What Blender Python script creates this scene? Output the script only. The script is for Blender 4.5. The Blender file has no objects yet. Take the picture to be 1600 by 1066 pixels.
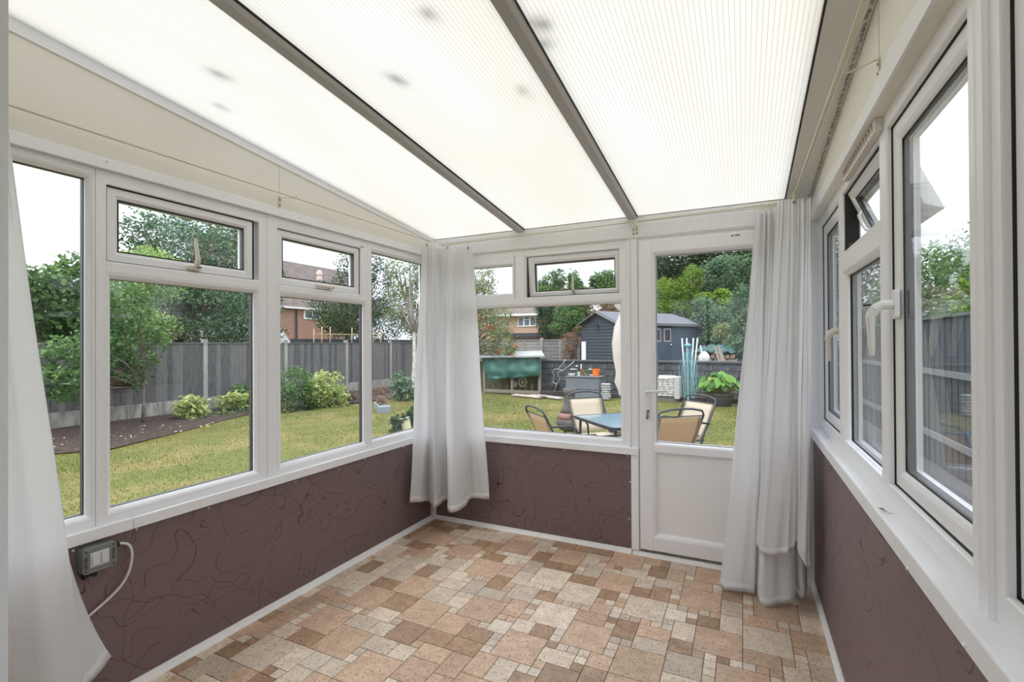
import bpy, bmesh, math, random
import numpy as np
from mathutils import Vector, Matrix
random.seed(7); rng = np.random.default_rng(11)
S = bpy.context.scene
C = S.collection
# ------------------------------------------------------------------ camera
F, YAW, PITCH, ROLL, EYE = 757.2, 0.444698, 0.00598, -0.00552, 1.4
cy, sy = math.cos(YAW), math.sin(YAW)
D_ = Vector((-sy*math.cos(PITCH), cy*math.cos(PITCH), math.sin(PITCH)))
r_ = Vector((cy, sy, 0)); u_ = r_.cross(D_)
R_ = r_*math.cos(ROLL)+u_*math.sin(ROLL); U_ = R_.cross(D_)
cam_d = bpy.data.cameras.new('camera'); cam = bpy.data.objects.new('camera', cam_d); C.objects.link(cam)
cam_d.sensor_width = 36; cam_d.lens = F/1600*36; cam_d.clip_start = 0.02; cam_d.clip_end = 800
cam.matrix_world = Matrix(((R_.x, U_.x, -D_.x, 0), (R_.y, U_.y, -D_.y, 0), (R_.z, U_.z, -D_.z, EYE), (0, 0, 0, 1)))
S.camera = cam
# ------------------------------------------------------------------ sky, exposure, sampling
S.view_settings.view_transform = 'Standard'; S.view_settings.look = 'None'
S.view_settings.gamma = 1.0; S.view_settings.use_curve_mapping = False
S.view_settings.exposure = 1.24
cyc = S.cycles
cyc.max_bounces = 10; cyc.diffuse_bounces = 6; cyc.glossy_bounces = 4; cyc.transmission_bounces = 6; cyc.transparent_max_bounces = 24
cyc.caustics_reflective = False; cyc.caustics_refractive = False; cyc.sample_clamp_indirect = 6
cyc.use_denoising = True; cyc.use_adaptive_sampling = False
W = bpy.data.worlds.new('overcast_sky'); S.world = W; W.use_nodes = True
nt = W.node_tree; nt.nodes.clear()
def N(nt, t, **k):
    n = nt.nodes.new(t)
    for a, b in k.items(): setattr(n, a, b)
    return n
tc = N(nt, 'ShaderNodeTexCoord'); mp = N(nt, 'ShaderNodeMapping'); mp.inputs['Scale'].default_value = (1.4, 1.4, 5.0)
no = N(nt, 'ShaderNodeTexNoise'); no.inputs['Scale'].default_value = 1.7; no.inputs['Detail'].default_value = 5; no.inputs['Roughness'].default_value = .5
cr = N(nt, 'ShaderNodeValToRGB'); e = cr.color_ramp.elements
e[0].position = .36; e[0].color = (.62, .71, .90, 1); e[1].position = .66; e[1].color = (1.0, 1.0, 1.0, 1)
sx = N(nt, 'ShaderNodeSeparateXYZ'); mr = N(nt, 'ShaderNodeMapRange')
mr.inputs['From Min'].default_value = 0.0; mr.inputs['From Max'].default_value = 1.0; mr.inputs['To Min'].default_value = .56; mr.inputs['To Max'].default_value = 1.80   # CIE overcast: zenith three times the horizon
bg = N(nt, 'ShaderNodeBackground'); mu = N(nt, 'ShaderNodeMath', operation='MULTIPLY'); mu.inputs[1].default_value = 1.0
ou = N(nt, 'ShaderNodeOutputWorld'); L = nt.links
L.new(tc.outputs['Generated'], mp.inputs[0]); L.new(mp.outputs[0], no.inputs['Vector']); L.new(no.outputs['Fac'], cr.inputs[0])
L.new(cr.outputs[0], bg.inputs['Color']); L.new(tc.outputs['Generated'], sx.inputs[0]); L.new(sx.outputs['Z'], mr.inputs['Value'])
L.new(mr.outputs[0], mu.inputs[0]); L.new(mu.outputs[0], bg.inputs['Strength']); L.new(bg.outputs[0], ou.inputs[0])
sun_d = bpy.data.lights.new('veiled_sun', 'SUN'); sun_d.energy = 0.7; sun_d.angle = math.radians(40); sun_d.color = (1, .98, .96)
sun = bpy.data.objects.new('veiled_sun', sun_d); C.objects.link(sun); sun.rotation_euler = (math.radians(35), math.radians(-18), 0)
# ------------------------------------------------------------------ helpers
def ray(px, py): return R_*((px-800)/F)-U_*((py-533)/F)+D_
def at(px, py, Y):
    q = ray(px, py); return Vector((0, 0, EYE))+q*(Y/q.y)
def atx(px, py, X):
    q = ray(px, py); return Vector((0, 0, EYE))+q*(X/q.x)
def atz(px, py, Z):
    q = ray(px, py); return Vector((0, 0, EYE))+q*((Z-EYE)/q.z)
class MB:
    def __init__(s, org=(0, 0, 0)): s.v = []; s.f = []; s.m = []; s.o = Vector(org); s.cm = 0
    def add(s, vs, fs):
        b = len(s.v); s.v += [tuple(Vector(v)-s.o) for v in vs]; s.f += [tuple(b+i for i in f) for f in fs]; s.m += [s.cm]*len(fs); return s
    def box(s, x0, x1, y0, y1, z0, z1, fn=None):
        vs = [(x, y, z) for z in (z0, z1) for y in (y0, y1) for x in (x0, x1)]
        if fn: vs = [fn(*v) for v in vs]
        return s.add(vs, [(0, 2, 3, 1), (4, 5, 7, 6), (0, 1, 5, 4), (2, 6, 7, 3), (0, 4, 6, 2), (1, 3, 7, 5)])
    def bar(s, a, b, w, h, up=(0, 0, 1)):
        a = Vector(a); b = Vector(b); d = (b-a).normalized(); sd = d.cross(Vector(up))
        if sd.length < 1e-4: sd = d.cross(Vector((1, 0, 0)))
        sd.normalize(); uu = sd.cross(d)
        vs = [p+sd*(i*w/2)+uu*(j*h/2) for p in (a, b) for j in (-1, 1) for i in (-1, 1)]
        return s.add(vs, [(0, 1, 3, 2), (4, 6, 7, 5), (0, 4, 5, 1), (2, 3, 7, 6), (0, 2, 6, 4), (1, 5, 7, 3)])
    def tube(s, pts, r, n=8, cap=True):
        pts = [Vector(p) for p in pts]; rs = r if isinstance(r, (list, tuple)) else [r]*len(pts); vs = []; fs = []; pu = None
        for i, p in enumerate(pts):
            d = (pts[min(i+1, len(pts)-1)]-pts[max(i-1, 0)])
            d = d.normalized() if d.length > 1e-9 else Vector((0, 0, 1))
            if pu is None: pu = d.orthogonal().normalized()
            pu = (pu-d*pu.dot(d)); pu = pu.normalized() if pu.length > 1e-6 else d.orthogonal().normalized(); pv = d.cross(pu)
            vs += [p+(pu*math.cos(2*math.pi*k/n)+pv*math.sin(2*math.pi*k/n))*rs[i] for k in range(n)]
        for i in range(len(pts)-1):
            fs += [(i*n+k, i*n+(k+1) % n, (i+1)*n+(k+1) % n, (i+1)*n+k) for k in range(n)]
        if cap: fs += [tuple(range(n))[::-1], tuple((len(pts)-1)*n+k for k in range(n))]
        return s.add(vs, fs)
    def lathe(s, prof, c=(0, 0, 0), n=16, axis='z'):
        vs = []; fs = []
        for r, h in prof:
            for k in range(n):
                a = 2*math.pi*k/n; x, y = r*math.cos(a), r*math.sin(a)
                vs.append({'z': (c[0]+x, c[1]+y, c[2]+h), 'x': (c[0]+h, c[1]+x, c[2]+y), 'y': (c[0]+x, c[1]+h, c[2]+y)}[axis])
        for i in range(len(prof)-1): fs += [(i*n+k, i*n+(k+1) % n, (i+1)*n+(k+1) % n, (i+1)*n+k) for k in range(n)]
        fs += [tuple(range(n))[::-1], tuple((len(prof)-1)*n+k for k in range(n))]
        return s.add(vs, fs)
    def prism(s, poly, fn, n0, n1):
        k = len(poly); vs = [fn(a, b, n0) for a, b in poly]+[fn(a, b, n1) for a, b in poly]
        return s.add(vs, [tuple(range(k))[::-1], tuple(range(k, 2*k))]+[(i, (i+1) % k, k+(i+1) % k, k+i) for i in range(k)])
    def ring(s, fn, o, i, prof):
        # o/i = (u0,u1,v0,v1) outer and inner rect; prof = closed list of (t,n)
        vs = []
        for t, n in prof:
            a = [o[k]+(i[k]-o[k])*t for k in range(4)]
            vs += [fn(a[0], a[2], n), fn(a[1], a[2], n), fn(a[1], a[3], n), fn(a[0], a[3], n)]
        m = len(prof); fs = []
        for p in range(m):
            q = (p+1) % m; fs += [(p*4+k, p*4+(k+1) % 4, q*4+(k+1) % 4, q*4+k) for k in range(4)]
        return s.add(vs, fs)
    def build(s, name, mat, parent=None, loc=None, bevel=0, smooth=False, recalc=True):
        me = bpy.data.meshes.new(name); me.from_pydata(s.v, [], s.f)
        for m in (mat if isinstance(mat, (list, tuple)) else [mat]): me.materials.append(m)
        if any(s.m): me.polygons.foreach_set('material_index', s.m)
        if recalc:
            bm = bmesh.new(); bm.from_mesh(me); bmesh.ops.recalc_face_normals(bm, faces=bm.faces); bm.to_mesh(me); bm.free()
        if smooth: me.shade_smooth() if smooth is True else me.shade_smooth()
        ob = bpy.data.objects.new(name, me); C.objects.link(ob)
        if parent is not None: ob.parent = parent
        ob.location = loc if loc is not None else ((0, 0, 0) if parent is not None else s.o)
        if bevel:
            md = ob.modifiers.new('b', 'BEVEL'); md.width = bevel; md.segments = 2; md.limit_method = 'ANGLE'; md.angle_limit = .7
        return ob
def tag(o, label=None, cat=None, group=None, kind=None):
    if label: o['label'] = label
    if cat: o['category'] = cat
    if group: o['group'] = group
    if kind: o['kind'] = kind
    return o
def thing(name, label, cat, loc, rz=0, group=None):
    o = bpy.data.objects.new(name, None); C.objects.link(o); o.location = loc; o.rotation_euler = (0, 0, rz); o.empty_display_size = .1
    return tag(o, label, cat, group)
def struct(o): o['kind'] = 'structure'; return o
def sroot(name, loc=(0, 0, 0), label=None):
    o = bpy.data.objects.new(name, None); C.objects.link(o); o.location = loc; o.empty_display_size = .1
    if label: o['label'] = label
    return struct(o)
# ------------------------------------------------------------------ materials
def mat(name, col, rough=.5, bump=None, var=None, metal=0, spec=.5, trans=0, coord='Object'):
    """col rgb; var=(scale, col2, contrast lo, hi); bump=(scale, strength)"""
    m = bpy.data.materials.new(name); m.use_nodes = True; t = m.node_tree; b = t.nodes['Principled BSDF']
    b.inputs['Base Color'].default_value = (*col, 1); b.inputs['Roughness'].default_value = rough; b.inputs['Metallic'].default_value = metal
    b.inputs['Specular IOR Level'].default_value = spec
    tcn = N(t, 'ShaderNodeTexCoord')
    if coord == 'Generated':
        oi = N(t, 'ShaderNodeObjectInfo'); ml_ = N(t, 'ShaderNodeMath', operation='MULTIPLY'); ml_.inputs[1].default_value = 37.0; ad_ = N(t, 'ShaderNodeVectorMath', operation='ADD')
        t.links.new(oi.outputs['Random'], ml_.inputs[0]); t.links.new(tcn.outputs['Generated'], ad_.inputs[0]); t.links.new(ml_.outputs[0], ad_.inputs[1]); SRC = ad_.outputs[0]
    else: SRC = tcn.outputs[coord]
    if var:
        n = N(t, 'ShaderNodeTexNoise'); n.inputs['Scale'].default_value = var[0]; n.inputs['Detail'].default_value = 6; n.inputs['Roughness'].default_value = .6
        c = N(t, 'ShaderNodeValToRGB'); c.color_ramp.elements[0].color = (*col, 1); c.color_ramp.elements[1].color = (*var[1], 1)
        c.color_ramp.elements[0].position = var[2] if len(var) > 2 else .4; c.color_ramp.elements[1].position = var[3] if len(var) > 3 else .65
        if len(var) > 4:
            mpn = N(t, 'ShaderNodeMapping'); mpn.inputs['Scale'].default_value = var[4]; t.links.new(SRC, mpn.inputs[0]); t.links.new(mpn.outputs[0], n.inputs['Vector'])
        else: t.links.new(SRC, n.inputs['Vector'])
        t.links.new(n.outputs['Fac'], c.inputs[0]); t.links.new(c.outputs[0], b.inputs['Base Color'])
    if bump:
        n = N(t, 'ShaderNodeTexNoise'); n.inputs['Scale'].default_value = bump[0]; n.inputs['Detail'].default_value = 4
        bp = N(t, 'ShaderNodeBump'); bp.inputs['Strength'].default_value = bump[1]; bp.inputs['Distance'].default_value = .01
        t.links.new(SRC, n.inputs['Vector']); t.links.new(n.outputs['Fac'], bp.inputs['Height']); t.links.new(bp.outputs[0], b.inputs['Normal'])
    if trans:
        tr = N(t, 'ShaderNodeBsdfTranslucent'); tr.inputs['Color'].default_value = (*col, 1); mx = N(t, 'ShaderNodeMixShader'); mx.inputs[0].default_value = trans
        o = t.nodes['Material Output']; t.links.new(b.outputs[0], mx.inputs[1]); t.links.new(tr.outputs[0], mx.inputs[2]); t.links.new(mx.outputs[0], o.inputs[0])
    return m
UPVC = mat('white_upvc', (.895, .895, .92), .32)
UPVCW = mat('white_upvc_trim', (.905, .915, .94), .35, var=(3, (.85, .845, .84), .45, .8))
LINING = mat('cream_lining_board', (.86, .835, .775), .6, var=(1.2, (.82, .79, .725)))
RAFT = mat('rafter_cap', (.48, .475, .49), .45)
RAFTL = mat('rafter_edge', (.60, .59, .58), .45)
BLACK = mat('black_gasket', (.012, .012, .012), .6)
SPACER = mat('glazing_spacer', (.10, .105, .115), .4, metal=.4)
GROUT = mat('vinyl_joint', (.155, .12, .09), .7)
SKIRT = mat('white_cove_strip', (.88, .87, .86), .45, var=(30, (.76, .74, .71), .55, .8))
CREAM = mat('cream_plastic', (.74, .69, .56), .4)
DARKSCREW = mat('dark_screw', (.06, .045, .035), .5, metal=.6)
GLASS = bpy.data.materials.new('window_glass'); GLASS.use_nodes = True
t = GLASS.node_tree; t.nodes.clear(); o = N(t, 'ShaderNodeOutputMaterial'); tr = N(t, 'ShaderNodeBsdfTransparent'); tr.inputs[0].default_value = (.985, .995, .99, 1)
gl = N(t, 'ShaderNodeBsdfGlossy'); gl.inputs['Roughness'].default_value = 0.0; lw = N(t, 'ShaderNodeLayerWeight'); lw.inputs['Blend'].default_value = .5
pw = N(t, 'ShaderNodeMath', operation='POWER'); pw.inputs[1].default_value = 4.5; ml = N(t, 'ShaderNodeMath', operation='MULTIPLY_ADD'); ml.inputs[1].default_value = .85; ml.inputs[2].default_value = .026
mx = N(t, 'ShaderNodeMixShader')
t.links.new(lw.outputs['Facing'], pw.inputs[0]); t.links.new(pw.outputs[0], ml.inputs[0]); t.links.new(ml.outputs[0], mx.inputs[0]); t.links.new(tr.outputs[0], mx.inputs[1]); t.links.new(gl.outputs[0], mx.inputs[2]); t.links.new(mx.outputs[0], o.inputs[0])
# polycarbonate: underside scatters, top is clear
def polycarb():
    m = bpy.data.materials.new('polycarbonate_underside'); m.use_nodes = True; t = m.node_tree; t.nodes.clear()
    o = N(t, 'ShaderNodeOutputMaterial'); tcn = N(t, 'ShaderNodeTexCoord'); sp = N(t, 'ShaderNodeSeparateXYZ')
    wv = N(t, 'ShaderNodeMath', operation='MULTIPLY'); wv.inputs[1].default_value = 2*math.pi/.016*.5
    sn = N(t, 'ShaderNodeMath', operation='SINE'); ab = N(t, 'ShaderNodeMath', operation='ABSOLUTE')
    rp = N(t, 'ShaderNodeValToRGB'); rp.color_ramp.elements[0].position = 0; rp.color_ramp.elements[0].color = (.66, .66, .66, 1); rp.color_ramp.elements[1].position = .40; rp.color_ramp.elements[1].color = (1, 1, 1, 1)
    ns = N(t, 'ShaderNodeTexNoise'); ns.inputs['Scale'].default_value = 1.1; ns.inputs['Detail'].default_value = 5; mpn = N(t, 'ShaderNodeMapping'); mpn.inputs['Scale'].default_value = (2.2, .6, 1)
    r2 = N(t, 'ShaderNodeValToRGB'); r2.color_ramp.elements[0].position = .35; r2.color_ramp.elements[0].color = (.455, .438, .388, 1); r2.color_ramp.elements[1].position = .68; r2.color_ramp.elements[1].color = (.445, .405, .33, 1)
    mxc = N(t, 'ShaderNodeMix', data_type='RGBA', blend_type='MULTIPLY'); mxc.inputs[0].default_value = 1
    a = N(t, 'ShaderNodeBsdfTranslucent'); d = N(t, 'ShaderNodeBsdfDiffuse'); d.inputs[0].default_value = (.5, .49, .46, 1); ms = N(t, 'ShaderNodeMixShader'); ms.inputs[0].default_value = .22
    l = t.links; l.new(tcn.outputs['Object'], sp.inputs[0]); l.new(sp.outputs['X'], wv.inputs[0]); l.new(wv.outputs[0], sn.inputs[0]); l.new(sn.outputs[0], ab.inputs[0]); l.new(ab.outputs[0], rp.inputs[0])
    l.new(tcn.outputs['Object'], mpn.inputs[0]); l.new(mpn.outputs[0], ns.inputs['Vector']); l.new(ns.outputs['Fac'], r2.inputs[0])
    l.new(rp.outputs[0], mxc.inputs[6]); l.new(r2.outputs[0], mxc.inputs[7]); l.new(mxc.outputs[2], a.inputs[0]); l.new(a.outputs[0], ms.inputs[1]); l.new(d.outputs[0], ms.inputs[2]); l.new(ms.outputs[0], o.inputs[0])
    return m
POLY = polycarb()
POLYTOP = bpy.data.materials.new('polycarbonate_clear_skin'); POLYTOP.use_nodes = True; t = POLYTOP.node_tree; t.nodes.clear(); o = N(t, 'ShaderNodeOutputMaterial'); tr = N(t, 'ShaderNodeBsdfTransparent'); tr.inputs[0].default_value = (.96, .97, .97, 1); t.links.new(tr.outputs[0], o.inputs[0])
# brown wallpaper with squiggle line print
def wallpaper(name, plane):
    m = bpy.data.materials.new(name); m.use_nodes = True; t = m.node_tree; b = t.nodes['Principled BSDF']; b.inputs['Roughness'].default_value = .5
    tcn = N(t, 'ShaderNodeTexCoord'); l = t.links
    last = None
    def M_(op, a, b=None):
        q = N(t, 'ShaderNodeMath', operation=op); l.new(a, q.inputs[0]) if not isinstance(a, (int, float)) else setattr(q.inputs[0], 'default_value', a)
        if b is not None: l.new(b, q.inputs[1]) if not isinstance(b, (int, float)) else setattr(q.inputs[1], 'default_value', b)
        return q.outputs[0]
    ee = .003
    for sc, lv, off in ((4.6, .50, 0), (6.5, .57, 7.3)):
        outs = []
        for dv in ((0, 0, 0), (ee, ee, 0), (0, 0, ee)):
            mpn = N(t, 'ShaderNodeMapping'); mpn.inputs['Location'].default_value = (off+dv[0], off*.7+dv[1], off*1.3+dv[2])
            n = N(t, 'ShaderNodeTexNoise'); n.inputs['Scale'].default_value = sc; n.inputs['Detail'].default_value = .9; n.inputs['Distortion'].default_value = .55
            l.new(tcn.outputs['Object'], mpn.inputs[0]); l.new(mpn.outputs[0], n.inputs['Vector']); outs.append(n.outputs['Fac'])
        gx = M_('SUBTRACT', outs[1], outs[0]); gz = M_('SUBTRACT', outs[2], outs[0]); g = M_('SQRT', M_('ADD', M_('MULTIPLY', gx, gx), M_('MULTIPLY', gz, gz)))
        dd = M_('ABSOLUTE', M_('SUBTRACT', outs[0], lv)); ln = M_('LESS_THAN', dd, M_('MULTIPLY', g, (.00085 if lv == .50 else .0008)/ee))
        last = ln if last is None else M_('MAXIMUM', last, ln)
    mxc = N(t, 'ShaderNodeMix', data_type='RGBA'); mxc.inputs[6].default_value = (.185, .13, .128, 1); mxc.inputs[7].default_value = (.06, .022, .022, 1)
    l.new(last, mxc.inputs[0]); l.new(mxc.outputs[2], b.inputs['Base Color'])
    n = N(t, 'ShaderNodeTexNoise'); n.inputs['Scale'].default_value = 2.2; n.inputs['Detail'].default_value = 2; bp = N(t, 'ShaderNodeBump'); bp.inputs['Strength'].default_value = .35; bp.inputs['Distance'].default_value = .03
    l.new(tcn.outputs['Object'], n.inputs['Vector']); l.new(n.outputs['Fac'], bp.inputs['Height']); l.new(bp.outputs[0], b.inputs['Normal'])
    return m
PAPER = wallpaper('brown_wallpaper', 0)
def tile_mat(name, c1, c2, c3):
    m = bpy.data.materials.new(name); m.use_nodes = True; t = m.node_tree; b = t.nodes['Principled BSDF']; b.inputs['Roughness'].default_value = .42; l = t.links
    tcn = N(t, 'ShaderNodeTexCoord'); oi = N(t, 'ShaderNodeObjectInfo'); ad = N(t, 'ShaderNodeVectorMath', operation='ADD'); sc = N(t, 'ShaderNodeVectorMath', operation='SCALE')
    cx = N(t, 'ShaderNodeCombineXYZ'); l.new(oi.outputs['Random'], cx.inputs[0]); l.new(oi.outputs['Random'], cx.inputs[1]); l.new(cx.outputs[0], sc.inputs[0]); sc.inputs['Scale'].default_value = 40
    l.new(tcn.outputs['Object'], ad.inputs[0]); l.new(sc.outputs[0], ad.inputs[1])
    n = N(t, 'ShaderNodeTexNoise'); n.inputs['Scale'].default_value = 14; n.inputs['Detail'].default_value = 8; n.inputs['Roughness'].default_value = .65; n.inputs['Distortion'].default_value = .6
    r = N(t, 'ShaderNodeValToRGB'); r.color_ramp.elements[0].position = .33; r.color_ramp.elements[0].color = (*c2, 1); r.color_ramp.elements[1].position = .66; r.color_ramp.elements[1].color = (*c1, 1)
    n2 = N(t, 'ShaderNodeTexNoise'); n2.inputs['Scale'].default_value = 70; n2.inputs['Detail'].default_value = 5; n2.inputs['Roughness'].default_value = .7
    r3 = N(t, 'ShaderNodeValToRGB'); r3.color_ramp.elements[0].position = .36; r3.color_ramp.elements[0].color = (1, 1, 1, 1); r3.color_ramp.elements[1].position = .47; r3.color_ramp.elements[1].color = (0, 0, 0, 1)
    mxc = N(t, 'ShaderNodeMix', data_type='RGBA'); mxc.inputs[7].default_value = (*c3, 1)
    l.new(ad.outputs[0], n.inputs['Vector']); l.new(ad.outputs[0], n2.inputs['Vector']); l.new(n.outputs['Fac'], r.inputs[0]); l.new(n2.outputs['Fac'], r3.inputs[0]); l.new(r3.outputs[0], mxc.inputs[0]); l.new(r.outputs[0], mxc.inputs[6])
    hs = N(t, 'ShaderNodeHueSaturation'); vr = N(t, 'ShaderNodeMapRange'); vr.inputs['To Min'].default_value = 1.10; vr.inputs['To Max'].default_value = 1.36; l.new(oi.outputs['Random'], vr.inputs['Value']); l.new(vr.outputs[0], hs.inputs['Value'])
    l.new(mxc.outputs[2], hs.inputs['Color']); l.new(hs.outputs[0], b.inputs['Base Color'])
    return m
TILES = [tile_mat('tan_stone', (.57, .40, .28), (.40, .265, .17), (.22, .15, .10)),
         tile_mat('pale_stone', (.68, .56, .44), (.52, .41, .31), (.28, .22, .17)),
         tile_mat('brown_stone', (.40, .255, .155), (.255, .155, .09), (.15, .10, .07)),
         tile_mat('grey_stone', (.56, .46, .36), (.42, .33, .25), (.22, .17, .13)),
         tile_mat('ivory_stone', (.66, .57, .465), (.56, .47, .375), (.36, .29, .22))]
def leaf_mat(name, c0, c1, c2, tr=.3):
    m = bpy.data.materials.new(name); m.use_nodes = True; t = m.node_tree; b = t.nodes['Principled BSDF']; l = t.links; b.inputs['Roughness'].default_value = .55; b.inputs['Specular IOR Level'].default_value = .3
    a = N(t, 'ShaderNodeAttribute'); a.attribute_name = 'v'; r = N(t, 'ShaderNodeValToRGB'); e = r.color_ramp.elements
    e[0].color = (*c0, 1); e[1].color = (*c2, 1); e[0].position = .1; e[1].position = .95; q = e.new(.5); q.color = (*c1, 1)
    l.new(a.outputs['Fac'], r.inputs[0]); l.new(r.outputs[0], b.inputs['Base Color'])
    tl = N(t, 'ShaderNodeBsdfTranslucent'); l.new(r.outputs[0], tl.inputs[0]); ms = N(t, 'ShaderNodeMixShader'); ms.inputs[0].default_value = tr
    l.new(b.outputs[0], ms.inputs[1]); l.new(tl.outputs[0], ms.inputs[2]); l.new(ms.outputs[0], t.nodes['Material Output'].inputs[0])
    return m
G = .8
LF = leaf_mat('mid_green_leaf', (.025, .06, .02), (.085, .17, .05), (.19, .31, .10))
LD = leaf_mat('dark_green_leaf', (.014, .03, .014), (.04, .08, .035), (.10, .16, .07))
LY = leaf_mat('variegated_leaf', (.06, .13, .03), (.38, .46, .14), (.66, .66, .30))
LL = leaf_mat('lime_conifer_leaf', (.04, .09, .012), (.14, .25, .03), (.34, .47, .07))
LB = leaf_mat('blue_green_leaf', (.025, .06, .035), (.085, .165, .085), (.22, .33, .18))
LO = leaf_mat('olive_leaf', (.09, .12, .04), (.20, .24, .09), (.34, .36, .15))
LBR = leaf_mat('dry_brown_leaf', (.10, .06, .04), (.22, .13, .08), (.34, .20, .11))
BARK = mat('grey_brown_bark', (.14, .105, .08), .9, var=(9, (.24, .19, .15)), bump=(20, .4))
# ------------------------------------------------------------------ SETTING: floor
ux, uy, fx0, fy0 = .0518, .0525, -1.98, 1.99
XL, XR, YF, YB = -2.25, .345, 3.25, .27
slab = MB().box(-2.42, .52, .02, 3.42, -.26, -.0025).build('floor', GROUT); struct(slab)
ix0, ix1, iy0, iy1 = -6, 45, -34, 24
occ = {}
tiles = []
def put(i, j, w, h):
    if any((a, b) in occ for a in range(i, i+w) for b in range(j, j+h)): return False
    if i < ix0 or j < iy0 or i+w > ix1+1 or j+h > iy1+1: return False
    for a in range(i, i+w):
        for b in range(j, j+h): occ[(a, b)] = 1
    tiles.append((i, j, w, h)); return True
for i, j in [(0, 0), (7, 0), (12, 3), (18, -1), (19, 5), (20, 10), (27, 10), (23, 14), (16, 12), (23, 3), (-4, 2), (3, 4), (-1, -5), (-2, -11), (3, -7), (-2, 16), (3, 14), (8, 11), (32, 14), (34, 7), (38, 9), (36, 2), (28, 1), (8, -9), (39, 15)]:
    put(i, j, 4, 4)
R2 = random.Random(5)
for _ in range(1500):
    i = R2.randrange(ix0, ix1-3); j = R2.randrange(iy0, iy1-3)
    # one big stone roughly every 6 cells
    if all((a, b) not in occ for a in range(i-2, i+6) for b in range(j-2, j+6)) : put(i, j, 4, 4)
cells = [(i, j) for j in range(iy0, iy1+1) for i in range(ix0, ix1+1)]
for i, j in cells:
    if (i, j) in occ: continue
    opts = [(3, 2), (2, 3), (2, 2), (2, 2), (3, 3), (2, 3), (3, 2)]
    R2.shuffle(opts)
    if R2.random() < .13: opts = []
    for w, h in opts+[(1, 1)]:
        if put(i, j, w, h): break
def tile_cat(w, h):
    a = w*h
    if a >= 16: return R2.choices([0, 1], [3, 1])[0]
    if a >= 5: return R2.choices([0, 1, 2, 3], [2, 2, 2, 2])[0]
    if a >= 3: return R2.choices([0, 1, 2, 3, 4], [3, 2, 3, 1, 1])[0]
    return R2.choices([0, 1, 2, 3, 4], [2, 2, 1, 2, 3])[0]
def scr(p):
    v = Vector(p)-Vector((0, 0, EYE)); c = v.dot(D_)
    return None if c < .05 else (800+F*v.dot(R_)/c, 533-F*v.dot(U_)/c)
lst = []
for i, j, w, h in tiles:
    x0, x1 = max(fx0+i*ux, XL), min(fx0+(i+w)*ux, XR); y0, y1 = max(fy0+j*uy, .2), min(fy0+(j+h)*uy, YF)
    if x1-x0 < .008 or y1-y0 < .008: continue
    s = scr(((x0+x1)/2, (y0+y1)/2, 0)); vis = s is not None and -30 < s[0] < 1630 and s[1] < 1100
    y = (y0+y1)/2; d = Vector(((x0+x1)/2, y, -EYE)).dot(D_)
    area = (x1-x0)*(y1-y0)/max(d, .1)**3 if vis else 0
    lst.append((area, x0, x1, y0, y1, tile_cat(w, h)))
lst.sort(key=lambda q: -q[0]); rest = {}
cache = {}
for k, (ar, x0, x1, y0, y1, c) in enumerate(lst):
    g = .0013
    if k < 299 and ar > 0:
        hx, hy = (x1-x0)/2-g, (y1-y0)/2-g; key = (round(hx, 3), round(hy, 3), c)
        if key not in cache:
            bl = MB(); bl.add([(-hx, -hy, -.002), (hx, -hy, -.002), (hx, hy, -.002), (-hx, hy, -.002), (-hx+.0012, -hy+.0012, 0), (hx-.0012, -hy+.0012, 0), (hx-.0012, hy-.0012, 0), (-hx+.0012, hy-.0012, 0)], [(4, 5, 6, 7), (0, 1, 5, 4), (1, 2, 6, 5), (2, 3, 7, 6), (3, 0, 4, 7)])
            ob = bl.build('tile', TILES[c], slab, loc=((x0+x1)/2, (y0+y1)/2, 0)); cache[key] = ob.data
        else:
            ob = bpy.data.objects.new('tile', cache[key]); C.objects.link(ob); ob.parent = slab; ob.location = ((x0+x1)/2, (y0+y1)/2, 0)
    else:
        rest.setdefault('r', MB()); rest['r'].cm = c; rest['r'].box(x0+g, x1-g, y0+g, y1-g, -.0024, 0)
ob = rest['r'].build('small_tiles', TILES, slab); ob['kind'] = 'stuff'
# ------------------------------------------------------------------ SETTING: walls below and above the windows
def ROOFZ(y): return 2.24+.1135*(3.25-y)
mL = lambda u, v, n: (-2.27+n, u, v)
mF = lambda u, v, n: (u, 3.27-n, v)
mR = lambda u, v, n: (.395-n, u, v)
RENDER = mat('pale_outer_cladding', (.62, .61, .58), .6)
def studs(parent, fn, pts):
    me = None
    for p in pts:
        b = MB().lathe([(.0045, -.004), (.0045, .002), (.003, .0045), (.0004, .0055)], n=8, axis=fn)
        if me is None: o = b.build('screw_cap', UPVCW, parent, loc=p, smooth=True); me = o.data
        else:
            o = bpy.data.objects.new('screw_cap', me); C.objects.link(o); o.parent = parent; o.location = p
        if fn == 'x' and p[0] > 0: o.rotation_euler = (0, 0, math.pi)
        if fn == 'y': o.rotation_euler = (0, 0, math.pi)
wl = MB().box(-2.42, -2.272, .02, 3.42, -.26, .698).build('wall_left', RENDER); struct(wl)
MB().box(-2.272, -2.262, .27, 3.22, .0, .66).build('panel', PAPER, wl)
MB().box(-2.272, -2.243, .27, 1.119, .655, .701).build('sill_trim', UPVCW, wl, bevel=.003)
MB().box(-2.272, -2.2435, 1.121, 3.24, .655, .7005).build('sill_trim', UPVCW, wl, bevel=.003)
for px, py in ((114, 861), (213, 827), (326, 794), (462, 753), (530, 733), (571, 718), (631, 699)):
    p = atx(px, py, -2.262); studs(wl, 'x', [(-2.262, p.y, min(p.z, .645))])
wr = MB().box(.372, .52, .02, 3.42, -.26, .90).build('wall_right', RENDER); struct(wr)
MB().box(.360, .373, .27, 3.25, .0, .87).build('panel', PAPER, wr)
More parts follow.
